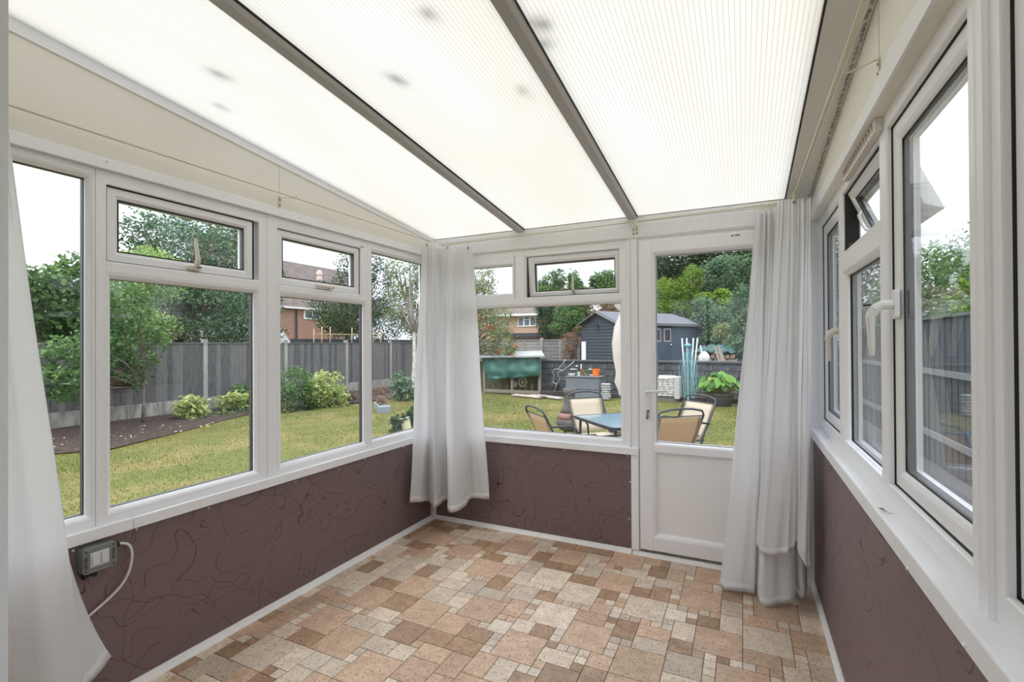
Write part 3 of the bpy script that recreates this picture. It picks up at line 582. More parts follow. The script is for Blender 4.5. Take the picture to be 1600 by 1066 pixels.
def curtain(label, cols, org, rows=44, n=7, wob=.004, pw=1.0):
    """cols: list of (top, bottom, extra, power): vertical fold lines from rail to hem"""
    tops = catmull([c[0] for c in cols], n); bots = catmull([c[1] for c in cols], n)
    ex = catmull([c[2] if len(c) > 2 else (0, 0, 0) for c in cols], n); pp = np.interp(np.linspace(0, len(cols)-1, len(tops)), range(len(cols)), [c[3] if len(c) > 3 else 1 for c in cols])
    V = []; nc = len(tops)
    for r in range(rows+1):
        t = r/rows; tt = t**pw
        P = tops*(1-t)+bots*t; P[:, :2] = tops[:, :2]*(1-tt)+bots[:, :2]*tt; P = P+ex*(t**pp)[:, None]
        for k in range(nc):
            w = wob*math.sin(t*9+k*.55+math.sin(k*.21)*3)*min(1, t*4)*(1 if r < rows-1 else .6)
            w2 = .0045*(1-t)**.7*math.sin(k*1.45+.6*math.sin(k*.37))+.003*math.sin(k*.93+t*2.2)
            V.append((P[k][0]+w*.6+w2*.5, P[k][1]+w-w2, P[k][2]))
    V = np.array(V); root = thing('curtain', label, 'curtain', org); O = Vector(org)
    hem = rows-2
    def sub(r0, r1, nm, mt, off=0):
        m = MB(org); vs = [tuple(V[r*nc+k]) for r in range(r0, r1+1) for k in range(nc)]
        m.add(vs, [(r*nc+k, r*nc+k+1, (r+1)*nc+k+1, (r+1)*nc+k) for r in range(r1-r0) for k in range(nc-1)])
        o = m.build(nm, mt, root, smooth=True, recalc=False); sd = o.modifiers.new('s', 'SOLIDIFY'); sd.thickness = .0012 if nm == 'drape' else .0016; sd.offset = 0; return o
    sub(0, rows, 'drape', CLOTH); sub(rows-1, rows, 'hem', HEM)
    return root, V.reshape(rows+1, nc, 3)
def eyelets(root, org, pts, nrm, rodz):
    for p in pts:
        m = MB(org); p = Vector(p); nn = Vector(nrm).normalized(); a = nn.orthogonal().normalized(); b = nn.cross(a)
        m.tube([p+nn*.003+(a*math.cos(t)+b*math.sin(t))*.0065 for t in np.linspace(0, 2*math.pi, 13)], .0022, 6, False); m.build('eyelet', mat_eye, root)
        m = MB(org); q = Vector((p.x, p.y, rodz))
        m.tube([p+nn*.004, p+nn*.010+Vector((0, 0, .012)), q+nn*.007+Vector((0, 0, .002)), q+Vector((0, 0, .008)), q-nn*.007, p-nn*.004], .0018, 5); m.build('ring', CREAM, root)
mat_eye = mat('bronze_eyelet', (.16, .11, .075), .35, metal=.8)
# far left corner
c = [((-2.19, 3.02, 2.168), (-2.195, 2.862, .250)), ((-2.165, 3.05, 2.172), (-2.16, 2.955, .232)), ((-2.195, 3.07, 2.175), (-2.195, 3.095, .192)), ((-2.15, 3.08, 2.18), (-2.125, 3.04, .188)),
     ((-2.12, 3.11, 2.175), (-2.075, 3.01, .185)), ((-2.115, 3.15, 2.17), (-2.065, 3.13, .205)), ((-2.06, 3.15, 2.155), (-2.005, 3.135, .215)), ((-2.03, 3.11, 2.155), (-1.975, 3.02, .182)),
     ((-1.99, 3.12, 2.145), (-1.905, 3.0, .178)), ((-1.975, 3.17, 2.15), (-1.865, 3.09, .20)), ((-1.93, 3.17, 2.16), (-1.86, 3.165, .235)), ((-1.88, 3.175, 2.158), (-1.79, 3.165, .245)), ((-1.835, 3.165, 2.135), (-1.70, 3.16, .253))]
cl, _ = curtain('short white curtain gathered in the far left corner', c, (-2.0, 3.1, .18))
eyelets(cl, (-2.0, 3.1, .18), [(-2.168, 3.045, 2.155), (-2.025, 3.112, 2.132), (-1.875, 3.172, 2.128)], (.35, -1, 0), 2.178)
for k in range(7):
    m = MB((-2.0, 3.1, .18)); x = -2.10+.017*k+.003*(k % 2); m.tube([(x, 3.18, 2.172), (x+.006, 3.168, 2.158), (x+.014, 3.17, 2.18), (x+.006, 3.185, 2.19), (x, 3.18, 2.172)], .0022, 5); m.build('ring', CREAM, cl)
m = MB((-2.0, 3.1, .18)); m.tube([(-2.035, 3.11, 2.150), (-2.045, 3.09, 2.12), (-2.075, 3.075, 2.085), (-2.09, 3.073, 2.07), (-2.062, 3.073, 2.09), (-2.03, 3.095, 2.14)], .003, 6); m.build('tie_cord', mat('cord_cream', (.80, .76, .68), .8), cl)
# far right corner, long one on the far rod
A = lambda px, py, Y: tuple(at(px, py, Y))
c = [((.068, 3.17, 2.158), A(1124, 912, 3.03)), ((.090, 3.15, 2.155), A(1133, 921, 2.97)), ((.105, 3.17, 2.150), A(1160, 924, 2.95)), ((.118, 3.14, 2.15), A(1180, 925, 2.98)), ((.125, 3.165, 2.16), A(1176, 905, 3.09), (0, 0, 0), 1),
     ((.140, 3.135, 2.165), A(1190, 946, 2.90)), ((.155, 3.165, 2.17), A(1215, 945, 2.905)), ((.175, 3.13, 2.17), A(1240, 938, 2.93)), ((.195, 3.165, 2.17), A(1243, 915, 3.0)), ((.23, 3.14, 2.17), A(1232, 905, 3.12)),
     ((.26, 3.16, 2.17), A(1252, 935, 2.96)), ((.30, 3.15, 2.17), A(1262, 915, 3.02))]
c2, _ = curtain('long white curtain beside the door, its hem touching the floor', c, (.1, 3.05, 0), rows=52, wob=.006, pw=1.15)
for k in range(9):
    m = MB((.1, 3.05, 0)); x = .085+.013*k; m.tube([(x, 3.18, 2.182), (x+.004, 3.162, 2.165), (x+.012, 3.165, 2.195), (x+.006, 3.19, 2.213), (x, 3.18, 2.182)], .0023, 5); m.build('ring', CREAM, c2)
# front one on the right hand rod
c = [(A(1214, 318, 3.10), A(1181, 848, 2.98)), (A(1216, 313, 3.06), A(1186, 858, 2.93)), (A(1222, 312, 3.03), A(1193, 866, 2.89)), (A(1232, 311, 3.01), A(1215, 868, 2.87)), (A(1240, 311, 2.98), A(1232, 864, 2.86)),
     (A(1247, 311, 2.97), A(1243, 850, 2.87)), (A(1252, 310, 2.96), A(1246, 846, 2.87)), (A(1256, 310, 2.93), A(1251, 862, 2.84), (-.012, .0, 0), 3), (A(1261, 309, 2.92), A(1262, 888, 2.82)), (A(1266, 309, 2.90), A(1266, 880, 2.84))]
c3, _ = curtain('white curtain on the right wall rod, draped in front of the longer one', c, (.25, 2.95, .25), rows=52, wob=.004, pw=1.1)
eyelets(c3, (.25, 2.95, .25), [A(1241, 316, 2.97)], (-.4, -1, 0), 2.2)
for k in range(5):
    m = MB((.25, 2.95, .25)); p = at(1233+4*k, 308-2*(k % 3), 3.02); m.tube([p, p+Vector((.004, -.012, .012)), Vector((.256, p.y, 2.208)), Vector((.250, p.y+.01, 2.20)), p+Vector((.002, 0, -.004))], .002, 5); m.build('ring', CREAM, c3)
# near left one
c = [((-2.21, .715, 2.185), (-2.225, .925, .195), (0, .11, 0), 6.5), ((-2.19, .712, 2.185), (-2.19, .922, .165), (0, .045, 0), 6.5), ((-2.17, .708, 2.185), (-2.165, .925, .16)), ((-2.15, .700, 2.185), (-2.145, .915, .15)), ((-2.14, .66, 2.185), (-2.10, .80, .14)), ((-2.18, .60, 2.185), (-2.13, .68, .14)), ((-2.13, .54, 2.185), (-2.08, .58, .14)), ((-2.19, .48, 2.185), (-2.14, .48, .14)), ((-2.14, .42, 2.185), (-2.1, .40, .14)), ((-2.19, .36, 2.185), (-2.15, .33, .14))]
c4, _ = curtain('white curtain hanging nearest on the left, cut by the edge of the picture', c, (-2.17, .6, .14), wob=.002)
# ------------------------------------------------------------------ switch box and cable
BX = mat('grey_switch_box', (.20, .215, .21), .45, bump=(60, .15)); SWW = mat('switch_white', (.66, .65, .68), .3); BLK = mat('black_gland', (.012, .012, .013), .5)
sw = thing('switch_box', 'grey weatherproof double switch box below the left sill', 'switch box', (-2.262, .99, .60))
SO = (-2.262, .99, .60)
fb_ = lambda u, v, n: (-2.262+n, u, v)
y0, y1, z0, z1 = .940, 1.050, .545, .640
MB(SO).prism(rrect(y0, y1, z0, z1, .014), fb_, .0, .034).build('back_box', BX, sw, bevel=.002)
MB(SO).prism(rrect(y0, y1, z0, z1, .014), fb_, .0345, .0445).build('cover', BX, sw, bevel=.002)
MB(SO).prism([(y0+.023, z0+.022), (y1-.027, z0+.022), (y1-.027, z1-.019), (y0+.023, z1-.019)], fb_, .044, .0465).build('switch_plate', SWW, sw)
for k in (0, 1):
    a = y0+.028+k*.0295
    m = MB(SO); m.prism([(z0+.030, .046), (z1-.024, .046), (z1-.024, .0495), (z0+.030, .0545)], lambda a_, b_, n: fb_(n, a_, b_), a, a+.0225); m.build('rocker', SWW, sw, bevel=.001)
for u, v in ((y0+.011, z0+.011), (y1-.011, z0+.011), (y0+.011, z1-.011), (y1-.011, z1-.011)):
    m = MB(SO); m.lathe([(.0042, .0), (.0042, .0008), (.002, .001), (.0018, -.0006)], fb_(u, v, .0445), 10, 'x'); m.build('screw', SPACER, sw)
for a in (.957, .985):
    m = MB(SO); m.lathe([(.010, 0), (.011, -.006), (.0115, -.012), (.009, -.020), (.006, -.022)], fb_(a, z0, .020), 12, 'z'); m.build('gland', BLK, sw)
m = MB(SO); m.lathe([(.010, 0), (.0115, .005), (.0105, .013), (.008, .018)], fb_(y1, .615, .020), 12, 'y'); m.build('gland', BLK, sw)
INK = mat('black_marker_ink', (.01, .01, .01), .6)
def text(s_, loc, rot, size, parent, mt, nm='lettering', ext=.0003):
    cu = bpy.data.curves.new(nm, 'FONT'); cu.body = s_; cu.size = size; cu.extrude = ext; cu.align_x = 'CENTER'; cu.align_y = 'CENTER'; cu.materials.append(mt); cu.offset = size*.02
    o = bpy.data.objects.new(nm, cu); C.objects.link(o); bpy.context.view_layer.update(); me = bpy.data.meshes.new_from_object(o); bpy.data.objects.remove(o); o = bpy.data.objects.new(nm, me); C.objects.link(o); o.parent = parent; o.location = loc; o.rotation_euler = rot; return o
# text faces +x ; reading upward (left) and downward (right)
def rotm(xa, ya):
    xa = Vector(xa); ya = Vector(ya); return Matrix((xa, ya, xa.cross(ya))).transposed().to_euler()
t1 = text('DRYER', (.0449, -.0395, -.012), rotm((0, 0, 1), (0, -1, 0)), .0145, sw, INK)
t2 = text('FRIDGE', (.0449, .0475, -.004), rotm((0, 0, -1), (0, 1, 0)), .0125, sw, INK)
cb = [(-2.242, 1.066, .615), (-2.242, 1.085, .6105), (-2.241, 1.103, .595), (-2.241, 1.112, .565), (-2.241, 1.110, .525), (-2.243, 1.100, .485), (-2.246, 1.077, .445), (-2.25, 1.035, .410), (-2.252, .975, .375), (-2.252, .90, .33), (-2.252, .82, .27), (-2.25, .75, .17), (-2.25, .70, .02)]
m = MB(cb[0]); m.tube([tuple(p) for p in catmull(cb, 4)], .0052, 10); tag(m.build('power_cable', mat('white_cable', (.72, .70, .66), .45), smooth=True), 'white round cable curving down from the grey switch box', 'cable')
# dry leaf on the right window board
p = atz(1383, 799, .9135)
m = MB(p); m.add([p+Vector(v) for v in ((-.014, .022, .001), (-.003, .010, .006), (.0, -.006, .002), (.004, -.022, .003), (-.007, -.004, .009), (-.010, .008, .004))], [(0, 1, 5), (5, 1, 2), (5, 2, 4), (4, 2, 3)])
m.tube([p+Vector((.004, -.022, .003)), p+Vector((.010, -.032, .004))], .0008, 5)
lf = m.build('dry_leaf', mat('dry_leaf_brown', (.22, .075, .03), .7)); sd = lf.modifiers.new('s', 'SOLIDIFY'); sd.thickness = .0006
tag(lf, 'curled dry brown leaf lying on the right window board', 'leaf')
# ================================================================== OUTSIDE
GZ = -.26
GRASS = mat('lawn', (.115, .125, .022), .9, var=(1.1, (.22, .175, .06), .45, .65), bump=(60, .6))
ga = GRASS.node_tree
lawn = MB(); nx, ny = 60, 60
xs = np.linspace(-60, 40, nx); ysg = np.linspace(-20, 90, ny)
lawn.add([(x, y, GZ+.02*math.sin(x*.7)*math.cos(y*.6)) for y in ysg for x in xs], [(j*nx+i, j*nx+i+1, (j+1)*nx+i+1, (j+1)*nx+i) for j in range(ny-1) for i in range(nx-1)])
lw_ = lawn.build('ground', GRASS, recalc=False); struct(lw_)
def tri_mesh(name, V, Fc, mt, parent=None, org=(0, 0, 0), val=None, kind=None, loc=None):
    """V (n,3) verts, Fc (m,3) tris, val per-vertex value attribute"""
    me = bpy.data.meshes.new(name); V = np.asarray(V, np.float32)-np.asarray(org, np.float32); Fc = np.asarray(Fc, np.int32); k = Fc.shape[1]
    me.vertices.add(len(V)); me.vertices.foreach_set('co', V.ravel()); me.loops.add(Fc.size); me.loops.foreach_set('vertex_index', Fc.ravel())
    me.polygons.add(len(Fc)); me.polygons.foreach_set('loop_start', np.arange(0, Fc.size, k, dtype=np.int32)); me.polygons.foreach_set('loop_total', np.full(len(Fc), k, np.int32))
    me.update(calc_edges=True)
    if val is not None:
        a = me.attributes.new('v', 'FLOAT', 'POINT'); a.data.foreach_set('value', np.asarray(val, np.float32))
    me.materials.append(mt); o = bpy.data.objects.new(name, me); C.objects.link(o)
    if parent is not None: o.parent = parent; o.location = loc or (0, 0, 0)
    else: o.location = org
    if kind: o['kind'] = kind
    return o
# short grass blades on the near lawn
def blades(n, x0, x1, y0, y1, h, keep=None):
    P = np.c_[rng.uniform(x0, x1, n), rng.uniform(y0, y1, n)]
    if keep is not None: P = P[keep(P)]
    n = len(P); a = rng.uniform(0, 6.28, n); w = .003+.003*rng.random(n); hh = h*(.5+rng.random(n)); lean = rng.normal(0, .35, (n, 2))*hh[:, None]
    zz = GZ+.02*np.sin(P[:, 0]*.7)*np.cos(P[:, 1]*.6)-.004
    b0 = np.c_[P[:, 0]-w*np.cos(a), P[:, 1]-w*np.sin(a), zz]; b1 = np.c_[P[:, 0]+w*np.cos(a), P[:, 1]+w*np.sin(a), zz]; tp = np.c_[P+lean, zz+hh]
    V = np.stack([b0, b1, tp], 1).reshape(-1, 3); dry = .5+.5*np.sin(P[:, 0]*1.9+1.3*np.sin(P[:, 1]*1.1))*np.cos(P[:, 1]*1.3+.8*np.sin(P[:, 0]*.9)); v = np.clip(dry*.75+rng.random(n)*.45-.1, 0, 1)
    return V, np.arange(3*n).reshape(-1, 3), np.repeat(v, 3)
BLADE = leaf_mat('grass_blade', (.085, .14, .014), (.165, .17, .026), (.29, .235, .085), .25)
def onlawn(P):
    x, y = P[:, 0], P[:, 1]
    inside = (x > -2.6) & (x < .7) & (y > -.2) & (y < 6.6); bed = x < np.interp(y, [2, 3.7, 4.2, 5.9, 8.5, 9.6, 12, 14], [-9.4, -9.5, -9.1, -9.8, -11.0, -10.1, -9.6, -9.3])
    return (~inside) & (~bed)
V, Fc, vv = blades(330000, -12, 1.9, 1.5, 14.6, .022, onlawn)
tag(tri_mesh('grass', V, Fc, BLADE, val=vv), 'short patchy lawn grass, part dry, part green', 'grass', kind='stuff')
# soil bed along the left fence
SOIL = mat('dark_bark_soil', (.032, .02, .014), .95, var=(14, (.085, .055, .04), .45, .7), bump=(25, 1))
by = [1.0, 3.7, 4.2, 5.9, 8.5, 9.6, 12, 14.5]; bx = [-9.3, -9.5, -9.1, -9.8, -11.0, -10.1, -9.6, -9.3]
m = MB((-11, 6, GZ)); vs = []; 
for x, y in zip(bx, by): vs += [(x, y, GZ+.022), (x-.4, y, GZ+.07), (-12.6, y, GZ+.09)]
m.add(vs, [(3*i+k, 3*i+k+1, 3*i+k+4, 3*i+k+3) for i in range(len(by)-1) for k in range(2)]); struct(m.build('trim_11', SOIL, recalc=False))
# fallen petals and small stones on the soil
m_pts = []
for k in range(70):
    y = random.uniform(3.6, 6.4); x = random.uniform(-10.7, -9.3); m_pts.append((x, y))
V = []; Fc = []
for x, y in m_pts:
    s_ = random.uniform(.012, .03); a = random.uniform(0, 3); z = GZ+.09
    b = len(V); V += [(x+s_*math.cos(a+q), y+s_*math.sin(a+q), z+random.uniform(0, .015)) for q in (0, 1.6, 3.1, 4.7)]; Fc += [(b, b+1, b+2), (b, b+2, b+3)]
tag(tri_mesh('fallen_petals', np.array(V), Fc, mat('petal_orange', (.75, .42, .25), .7, var=(4, (.8, .7, .5)))), 'orange and cream petals scattered on the soil under the fruit tree', 'petals', kind='stuff')
# patio slabs right outside the door
PAV = mat('patio_slab', (.46, .38, .33), .8, var=(6, (.34, .30, .27)), bump=(30, .3))
pt = MB((-1.2, 4.9, GZ)).box(-2.7, 1.2, 3.42, 6.75, GZ, GZ+.045).build('patio', mat('patio_joint', (.2, .18, .16), .9)); struct(pt)
me = None
for j in range(7):
    for i in range(8):
        x, y = -2.68+.485*i+.235, 3.45+.475*j+.23
        if me is None: o = MB((x, y, GZ+.04)).box(x-.235, x+.235, y-.23, y+.23, GZ+.03, GZ+.058).build('paver', PAV, pt, loc=(x+1.2, y-4.9, .04), bevel=.004); me = o.data
        else: o = bpy.data.objects.new('paver', me); C.objects.link(o); o.parent = pt; o.location = (x+1.2, y-4.9, .04)
# ------------------------------------------------------------------ foliage
def leafcloud(blobs, n, size, squash=.5, clump=14, cl_r=.28, asp=.45, droop=.3):
    """blobs: list of (cx,cy,cz,rx,ry,rz); returns verts, tris, value"""
    vol = np.array([b[3]*b[4]*b[5] for b in blobs])**.667; cnt = rng.multinomial(n, vol/vol.sum()); PP = []; HV = []
    for b, k in zip(blobs, cnt):
        if k < 1: continue
        nc = max(4, k//clump); d = rng.normal(size=(nc, 3)); d /= np.linalg.norm(d, axis=1)[:, None]; r = rng.random(nc)**.33; r = .35+.65*r
        cc = d*r[:, None]; idx = rng.integers(0, nc, k); loc = cc[idx]+rng.normal(0, cl_r*.5, (k, 3)); R3 = np.array(b[3:6]); rad = np.linalg.norm(loc, axis=1); loc = loc[rad < 1.12]; idx = idx[rad < 1.12]; rad = rad[rad < 1.12]
        PP.append(np.array(b[:3])+loc*R3); tone = rng.random(nc)[idx]
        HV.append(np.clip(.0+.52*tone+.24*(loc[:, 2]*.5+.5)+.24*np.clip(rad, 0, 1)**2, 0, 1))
    P = np.vstack(PP); v = np.concatenate(HV); k = len(P); v = np.clip(v+rng.normal(0, .09, k), 0, 1)
    ax = rng.normal(size=(k, 3)); ax[:, 2] = ax[:, 2]*.6-droop; ax /= np.linalg.norm(ax, axis=1)[:, None]; up = rng.normal(size=(k, 3)); sd = np.cross(ax, up); sd /= np.linalg.norm(sd, axis=1)[:, None]; nn = np.cross(sd, ax)
    s = size*(.6+.8*rng.random(k))[:, None]
    a = P; b = P+ax*s*.5+sd*s*asp*.6+nn*s*.10; c = P+ax*s; d = P+ax*s*.5-sd*s*asp*.6+nn*s*.10
    V = np.stack([a, b, c, d], 1).reshape(-1, 3); q = np.arange(k)*4
    Fc = np.concatenate([np.c_[q, q+1, q+2], np.c_[q, q+2, q+3]]); return V, Fc, np.repeat(v, 4)
def branches(m, base, tips, r0=.05, seed=0):
    RR = random.Random(seed); base = Vector(base)
    for tpt in tips:
        tpt = Vector(tpt); mid = base.lerp(tpt, .5)+Vector((RR.uniform(-.1, .1), RR.uniform(-.1, .1), RR.uniform(0, .15)))*(tpt-base).length*.5
        q = [base, base.lerp(mid, .5), mid, mid.lerp(tpt, .5), tpt]; m.tube(q, [r0, r0*.85, r0*.65, r0*.45, r0*.2], 6)
def plant(name, label, cat, base, blobs, n, size, lm, trunk=None, r0=.06, group=None, bark=BARK, **k):
    root = thing(name, label, cat, base, group=group)
    V, Fc, v = leafcloud(blobs, n, size, **k); tri_mesh('foliage', V, Fc, lm, root, base, v, 'stuff')
    m = MB(base); top = Vector(base)
    if trunk: 
        fork = Vector(trunk); m.tube([top, top.lerp(fork, .5)+Vector((r0*.5, 0, 0)), fork], [r0, r0*.85, r0*.75], 8); top = fork
    tips = [(b[0]+random.uniform(-.3, .3)*b[3], b[1], b[2]+b[5]*random.uniform(.0, .6)) for b in blobs]
    tips += [(b[0]+random.uniform(-.8, .8)*b[3], b[1]+random.uniform(-.6, .6)*b[4], b[2]+b[5]*random.uniform(-.2, .5)) for b in blobs for _ in range(3)]
    branches(m, top, tips, r0*.7, len(label)); m.build('trunk' if trunk else 'stems', bark, root, smooth=True); return root
def blob(px, py, rpx, rpy, X=None, Y=None, depth=None, thick=1.0):
    """ellipsoid whose outline in the photo is rpx x rpy around px,py, standing at world X or Y"""
    p = atx(px, py, X) if X is not None else at(px, py, Y); d = (p-Vector((0, 0, EYE))).dot(D_); rx = rpx*d/F; rz = rpy*d/F
    return (p.x, p.y, p.z, rx*thick, rx*thick, rz)
# ------------------------------------------------------------------ fences
CONC = mat('concrete_post', (.40, .38, .35), .9, var=(5, (.28, .27, .25), .4, .65), bump=(30, .4))
GRAVEL = mat('lichened_concrete', (.42, .40, .35), .9, var=(2.5, (.20, .19, .17), .42, .62, (1, 3, .7)), bump=(15, .5))
WOODG = mat('weathered_fence_board', (.085, .083, .09), .9, var=(4, (.24, .23, .215), .47, .72, (5, 5, 1.6)), bump=(20, .4), coord='Generated')
WOODG2 = mat('weathered_fence_board_pale', (.21, .20, .185), .9, var=(3, (.09, .09, .10), .45, .65, (6, 6, 1.4)), bump=(20, .4), coord='Generated')
fx = -12.0; posts = [.55, 2.87, 5.20, 7.53, 9.86, 12.25, 14.5, 16.8]
fl = thing('fence', 'weathered grey timber panel fence with concrete posts along the left border', 'fence', (fx, 8, GZ)); FO = (fx, 8, GZ)
me_p = None; me_b = [None, None]; rb = random.Random(4)
for i, y in enumerate(posts):
    if me_p is None: o = MB((fx, y, GZ)).box(fx-.055, fx+.055, y-.05, y+.05, GZ, 1.555).build('post', CONC, fl, loc=(0, y-8, 0), bevel=.012); me_p = o.data
    else: o = bpy.data.objects.new('post', me_p); C.objects.link(o); o.parent = fl; o.location = (0, y-8, 0)
    if i+1 < len(posts):
        y2 = posts[i+1]; a, b = y+.05, y2-.05
        MB(FO).box(fx-.025, fx+.025, a, b, GZ, .12).build('gravel_board', GRAVEL, fl)
        MB(FO).box(fx-.03, fx+.035, a, b, 1.45, 1.475).build('cap_rail', WOODG2, fl)
        for zz in (.35, 1.2): MB(FO).box(fx-.045, fx-.012, a, b, zz, zz+.05).build('rail', WOODG2, fl)
        n = 19; w = (b-a)/n
        for k in range(n):
            j = 0 if rb.random() < (.68 if i < 3 else .35) else 1; yc = a+w*(k+.5)
            if me_b[j] is None: o = MB((fx, yc, .12)).add([(fx-.012, yc-w*.53, .12), (fx+.006, yc+w*.53, .12), (fx+.022, yc+w*.53, .12), (fx-.004, yc-w*.53, .12), (fx-.012, yc-w*.53, 1.452), (fx+.006, yc+w*.53, 1.452), (fx+.022, yc+w*.53, 1.452), (fx-.004, yc-w*.53, 1.452)], [(0, 3, 2, 1), (4, 5, 6, 7), (0, 1, 5, 4), (1, 2, 6, 5), (2, 3, 7, 6), (3, 0, 4, 7)]).build('board', (WOODG, WOODG2)[j], fl, loc=(0, yc-8, .38)); me_b[j] = o.data
            else: o = bpy.data.objects.new('board', me_b[j]); C.objects.link(o); o.parent = fl; o.location = (rb.uniform(-.004, .004), yc-8, .38+rb.uniform(-.01, .004))
DKW = mat('charcoal_stained_board', (.055, .060, .068), .75, var=(2, (.10, .105, .115), .4, .7, (4, 4, .5)), bump=(25, .3), coord='Generated')
rx = 2.32; fr = thing('fence', 'dark charcoal close boarded fence beyond the right windows', 'fence', (rx, 8, GZ)); me = None
y = 2.0; k = 0
while y < 15.0:
    if me is None: o = MB((rx, y, GZ)).add([(rx-.004, y-.105, GZ), (rx-.018, y-.105, GZ), (rx-.004, y+.102, GZ), (rx+.004, y+.102, GZ), (rx-.004, y-.105, 1.70), (rx-.018, y-.105, 1.70), (rx-.004, y+.102, 1.70), (rx+.004, y+.102, 1.70)], [(0, 2, 3, 1)[::-1], (4, 5, 6, 7), (0, 4, 7, 3), (1, 2, 6, 5), (0, 1, 5, 4), (2, 3, 7, 6)]).build('board', DKW, fr, loc=(0, y-8, 0)); me = o.data
    else: o = bpy.data.objects.new('board', me); C.objects.link(o); o.parent = fr; o.location = (0, y-8, 0)
    y += .20
MB((rx, 8, GZ)).box(rx-.045, rx+.03, 1.94, 15.06, 1.70, 1.735).build('cap_rail', mat('green_grey_cap', (.13, .16, .14), .8), fr)
for zz in (.96, .12): MB((rx, 8, GZ)).box(rx-.055, rx-.018, 1.94, 15.06, zz, zz+.075).build('rail', mat('pale_rail', (.22, .235, .24), .8), fr)
pth = MB((1.4, 6, GZ)).box(.6, 2.30, 3.42, 15, GZ-.02, GZ+.03).build('side_path', mat('path_concrete', (.13, .13, .135), .85, var=(1.5, (.09, .09, .095)), bump=(12, .4))); struct(pth)
# ------------------------------------------------------------------ plants on the left
P = plant
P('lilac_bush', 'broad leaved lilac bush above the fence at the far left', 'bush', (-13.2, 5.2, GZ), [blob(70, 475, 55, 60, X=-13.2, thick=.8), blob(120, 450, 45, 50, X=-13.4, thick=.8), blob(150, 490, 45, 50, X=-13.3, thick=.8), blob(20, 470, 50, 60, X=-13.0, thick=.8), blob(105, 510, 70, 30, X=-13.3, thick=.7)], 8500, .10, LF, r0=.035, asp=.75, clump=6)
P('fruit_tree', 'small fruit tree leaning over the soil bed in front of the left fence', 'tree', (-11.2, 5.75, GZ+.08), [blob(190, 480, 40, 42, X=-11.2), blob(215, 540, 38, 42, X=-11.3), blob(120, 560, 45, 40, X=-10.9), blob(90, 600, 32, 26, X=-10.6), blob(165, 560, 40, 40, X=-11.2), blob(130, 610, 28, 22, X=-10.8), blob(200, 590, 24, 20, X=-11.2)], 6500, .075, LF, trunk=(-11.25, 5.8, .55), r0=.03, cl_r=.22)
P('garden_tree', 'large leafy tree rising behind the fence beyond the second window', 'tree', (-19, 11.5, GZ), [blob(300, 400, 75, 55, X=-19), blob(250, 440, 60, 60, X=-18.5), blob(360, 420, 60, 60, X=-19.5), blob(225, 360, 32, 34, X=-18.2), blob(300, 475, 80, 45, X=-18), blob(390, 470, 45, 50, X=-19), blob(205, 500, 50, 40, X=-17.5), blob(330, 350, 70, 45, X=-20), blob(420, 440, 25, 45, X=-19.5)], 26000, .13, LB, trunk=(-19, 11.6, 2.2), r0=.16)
P('garden_bush', 'pale green shrub at the lower left of the top vent view', 'bush', (-15.2, 8.6, GZ), [blob(235, 430, 50, 42, X=-15.4), blob(190, 470, 30, 50, X=-15.0), blob(215, 510, 55, 30, X=-15.2)], 6500, .10, leaf_mat('pale_green_leaf', (.09, .16, .05), (.22, .36, .10), (.42, .56, .20)), r0=.05)  # leaf colours paler than the neighbouring plants
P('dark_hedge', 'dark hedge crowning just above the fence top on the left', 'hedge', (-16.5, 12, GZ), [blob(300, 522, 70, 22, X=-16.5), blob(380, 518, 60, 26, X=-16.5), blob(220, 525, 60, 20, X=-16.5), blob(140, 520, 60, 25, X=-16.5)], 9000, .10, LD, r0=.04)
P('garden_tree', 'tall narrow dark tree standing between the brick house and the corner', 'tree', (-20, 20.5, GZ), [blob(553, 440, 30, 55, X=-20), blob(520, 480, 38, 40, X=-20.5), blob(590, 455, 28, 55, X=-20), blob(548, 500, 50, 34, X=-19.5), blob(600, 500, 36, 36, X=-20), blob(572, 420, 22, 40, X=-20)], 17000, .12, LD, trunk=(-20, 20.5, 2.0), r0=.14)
P('garden_tree', 'yellowing tree with a pale trunk leaning before the fence at the corner', 'tree', tuple(atz(645, 618, GZ))[:2]+(GZ,), [blob(635, 425, 32, 38, X=-12.4), blob(660, 460, 34, 40, X=-12.2), blob(620, 478, 26, 34, X=-12.8), blob(655, 505, 30, 28, X=-12.2), blob(690, 430, 40, 46, X=-11.5)], 9000, .095, LO, trunk=tuple(atx(647, 520, -11.9)), r0=.09, bark=mat('pale_bark', (.36, .33, .28), .9, var=(6, (.22, .2, .17))))
P('variegated_shrub', 'yellow variegated laurel bush on the soil bed below the fence post', 'shrub', (-11.0, 6.9, GZ+.07), [blob(298, 636, 22, 19, X=-11.0), blob(310, 630, 12, 14, X=-11.1)], 620, .13, LY, r0=.02, asp=.35, clump=6, droop=.8)
P('variegated_shrub', 'yellow green laurel half hidden by the second window frame', 'shrub', (-11.3, 8.3, GZ+.07), [blob(362, 625, 20, 14, X=-11.3), blob(385, 632, 18, 16, X=-11.3)], 560, .13, LY, r0=.02, asp=.4, clump=6)
P('green_shrub', 'deep green shrub growing behind the variegated laurels', 'shrub', (-11.6, 8.5, GZ+.07), [blob(375, 612, 14, 10, X=-11.6), blob(400, 630, 18, 18, X=-11.5)], 900, .10, LF, r0=.02)
P('ivy_ground_cover', 'low ivy spreading along the edge of the lawn under the laurels', 'ivy', (-10.9, 7.6, GZ), [blob(345, 655, 34, 11, X=-10.9), blob(285, 668, 18, 6, X=-10.6), blob(390, 650, 25, 14, X=-10.9), blob(270, 672, 8, 5, X=-10.3)], 1500, .065, LF, r0=.008)
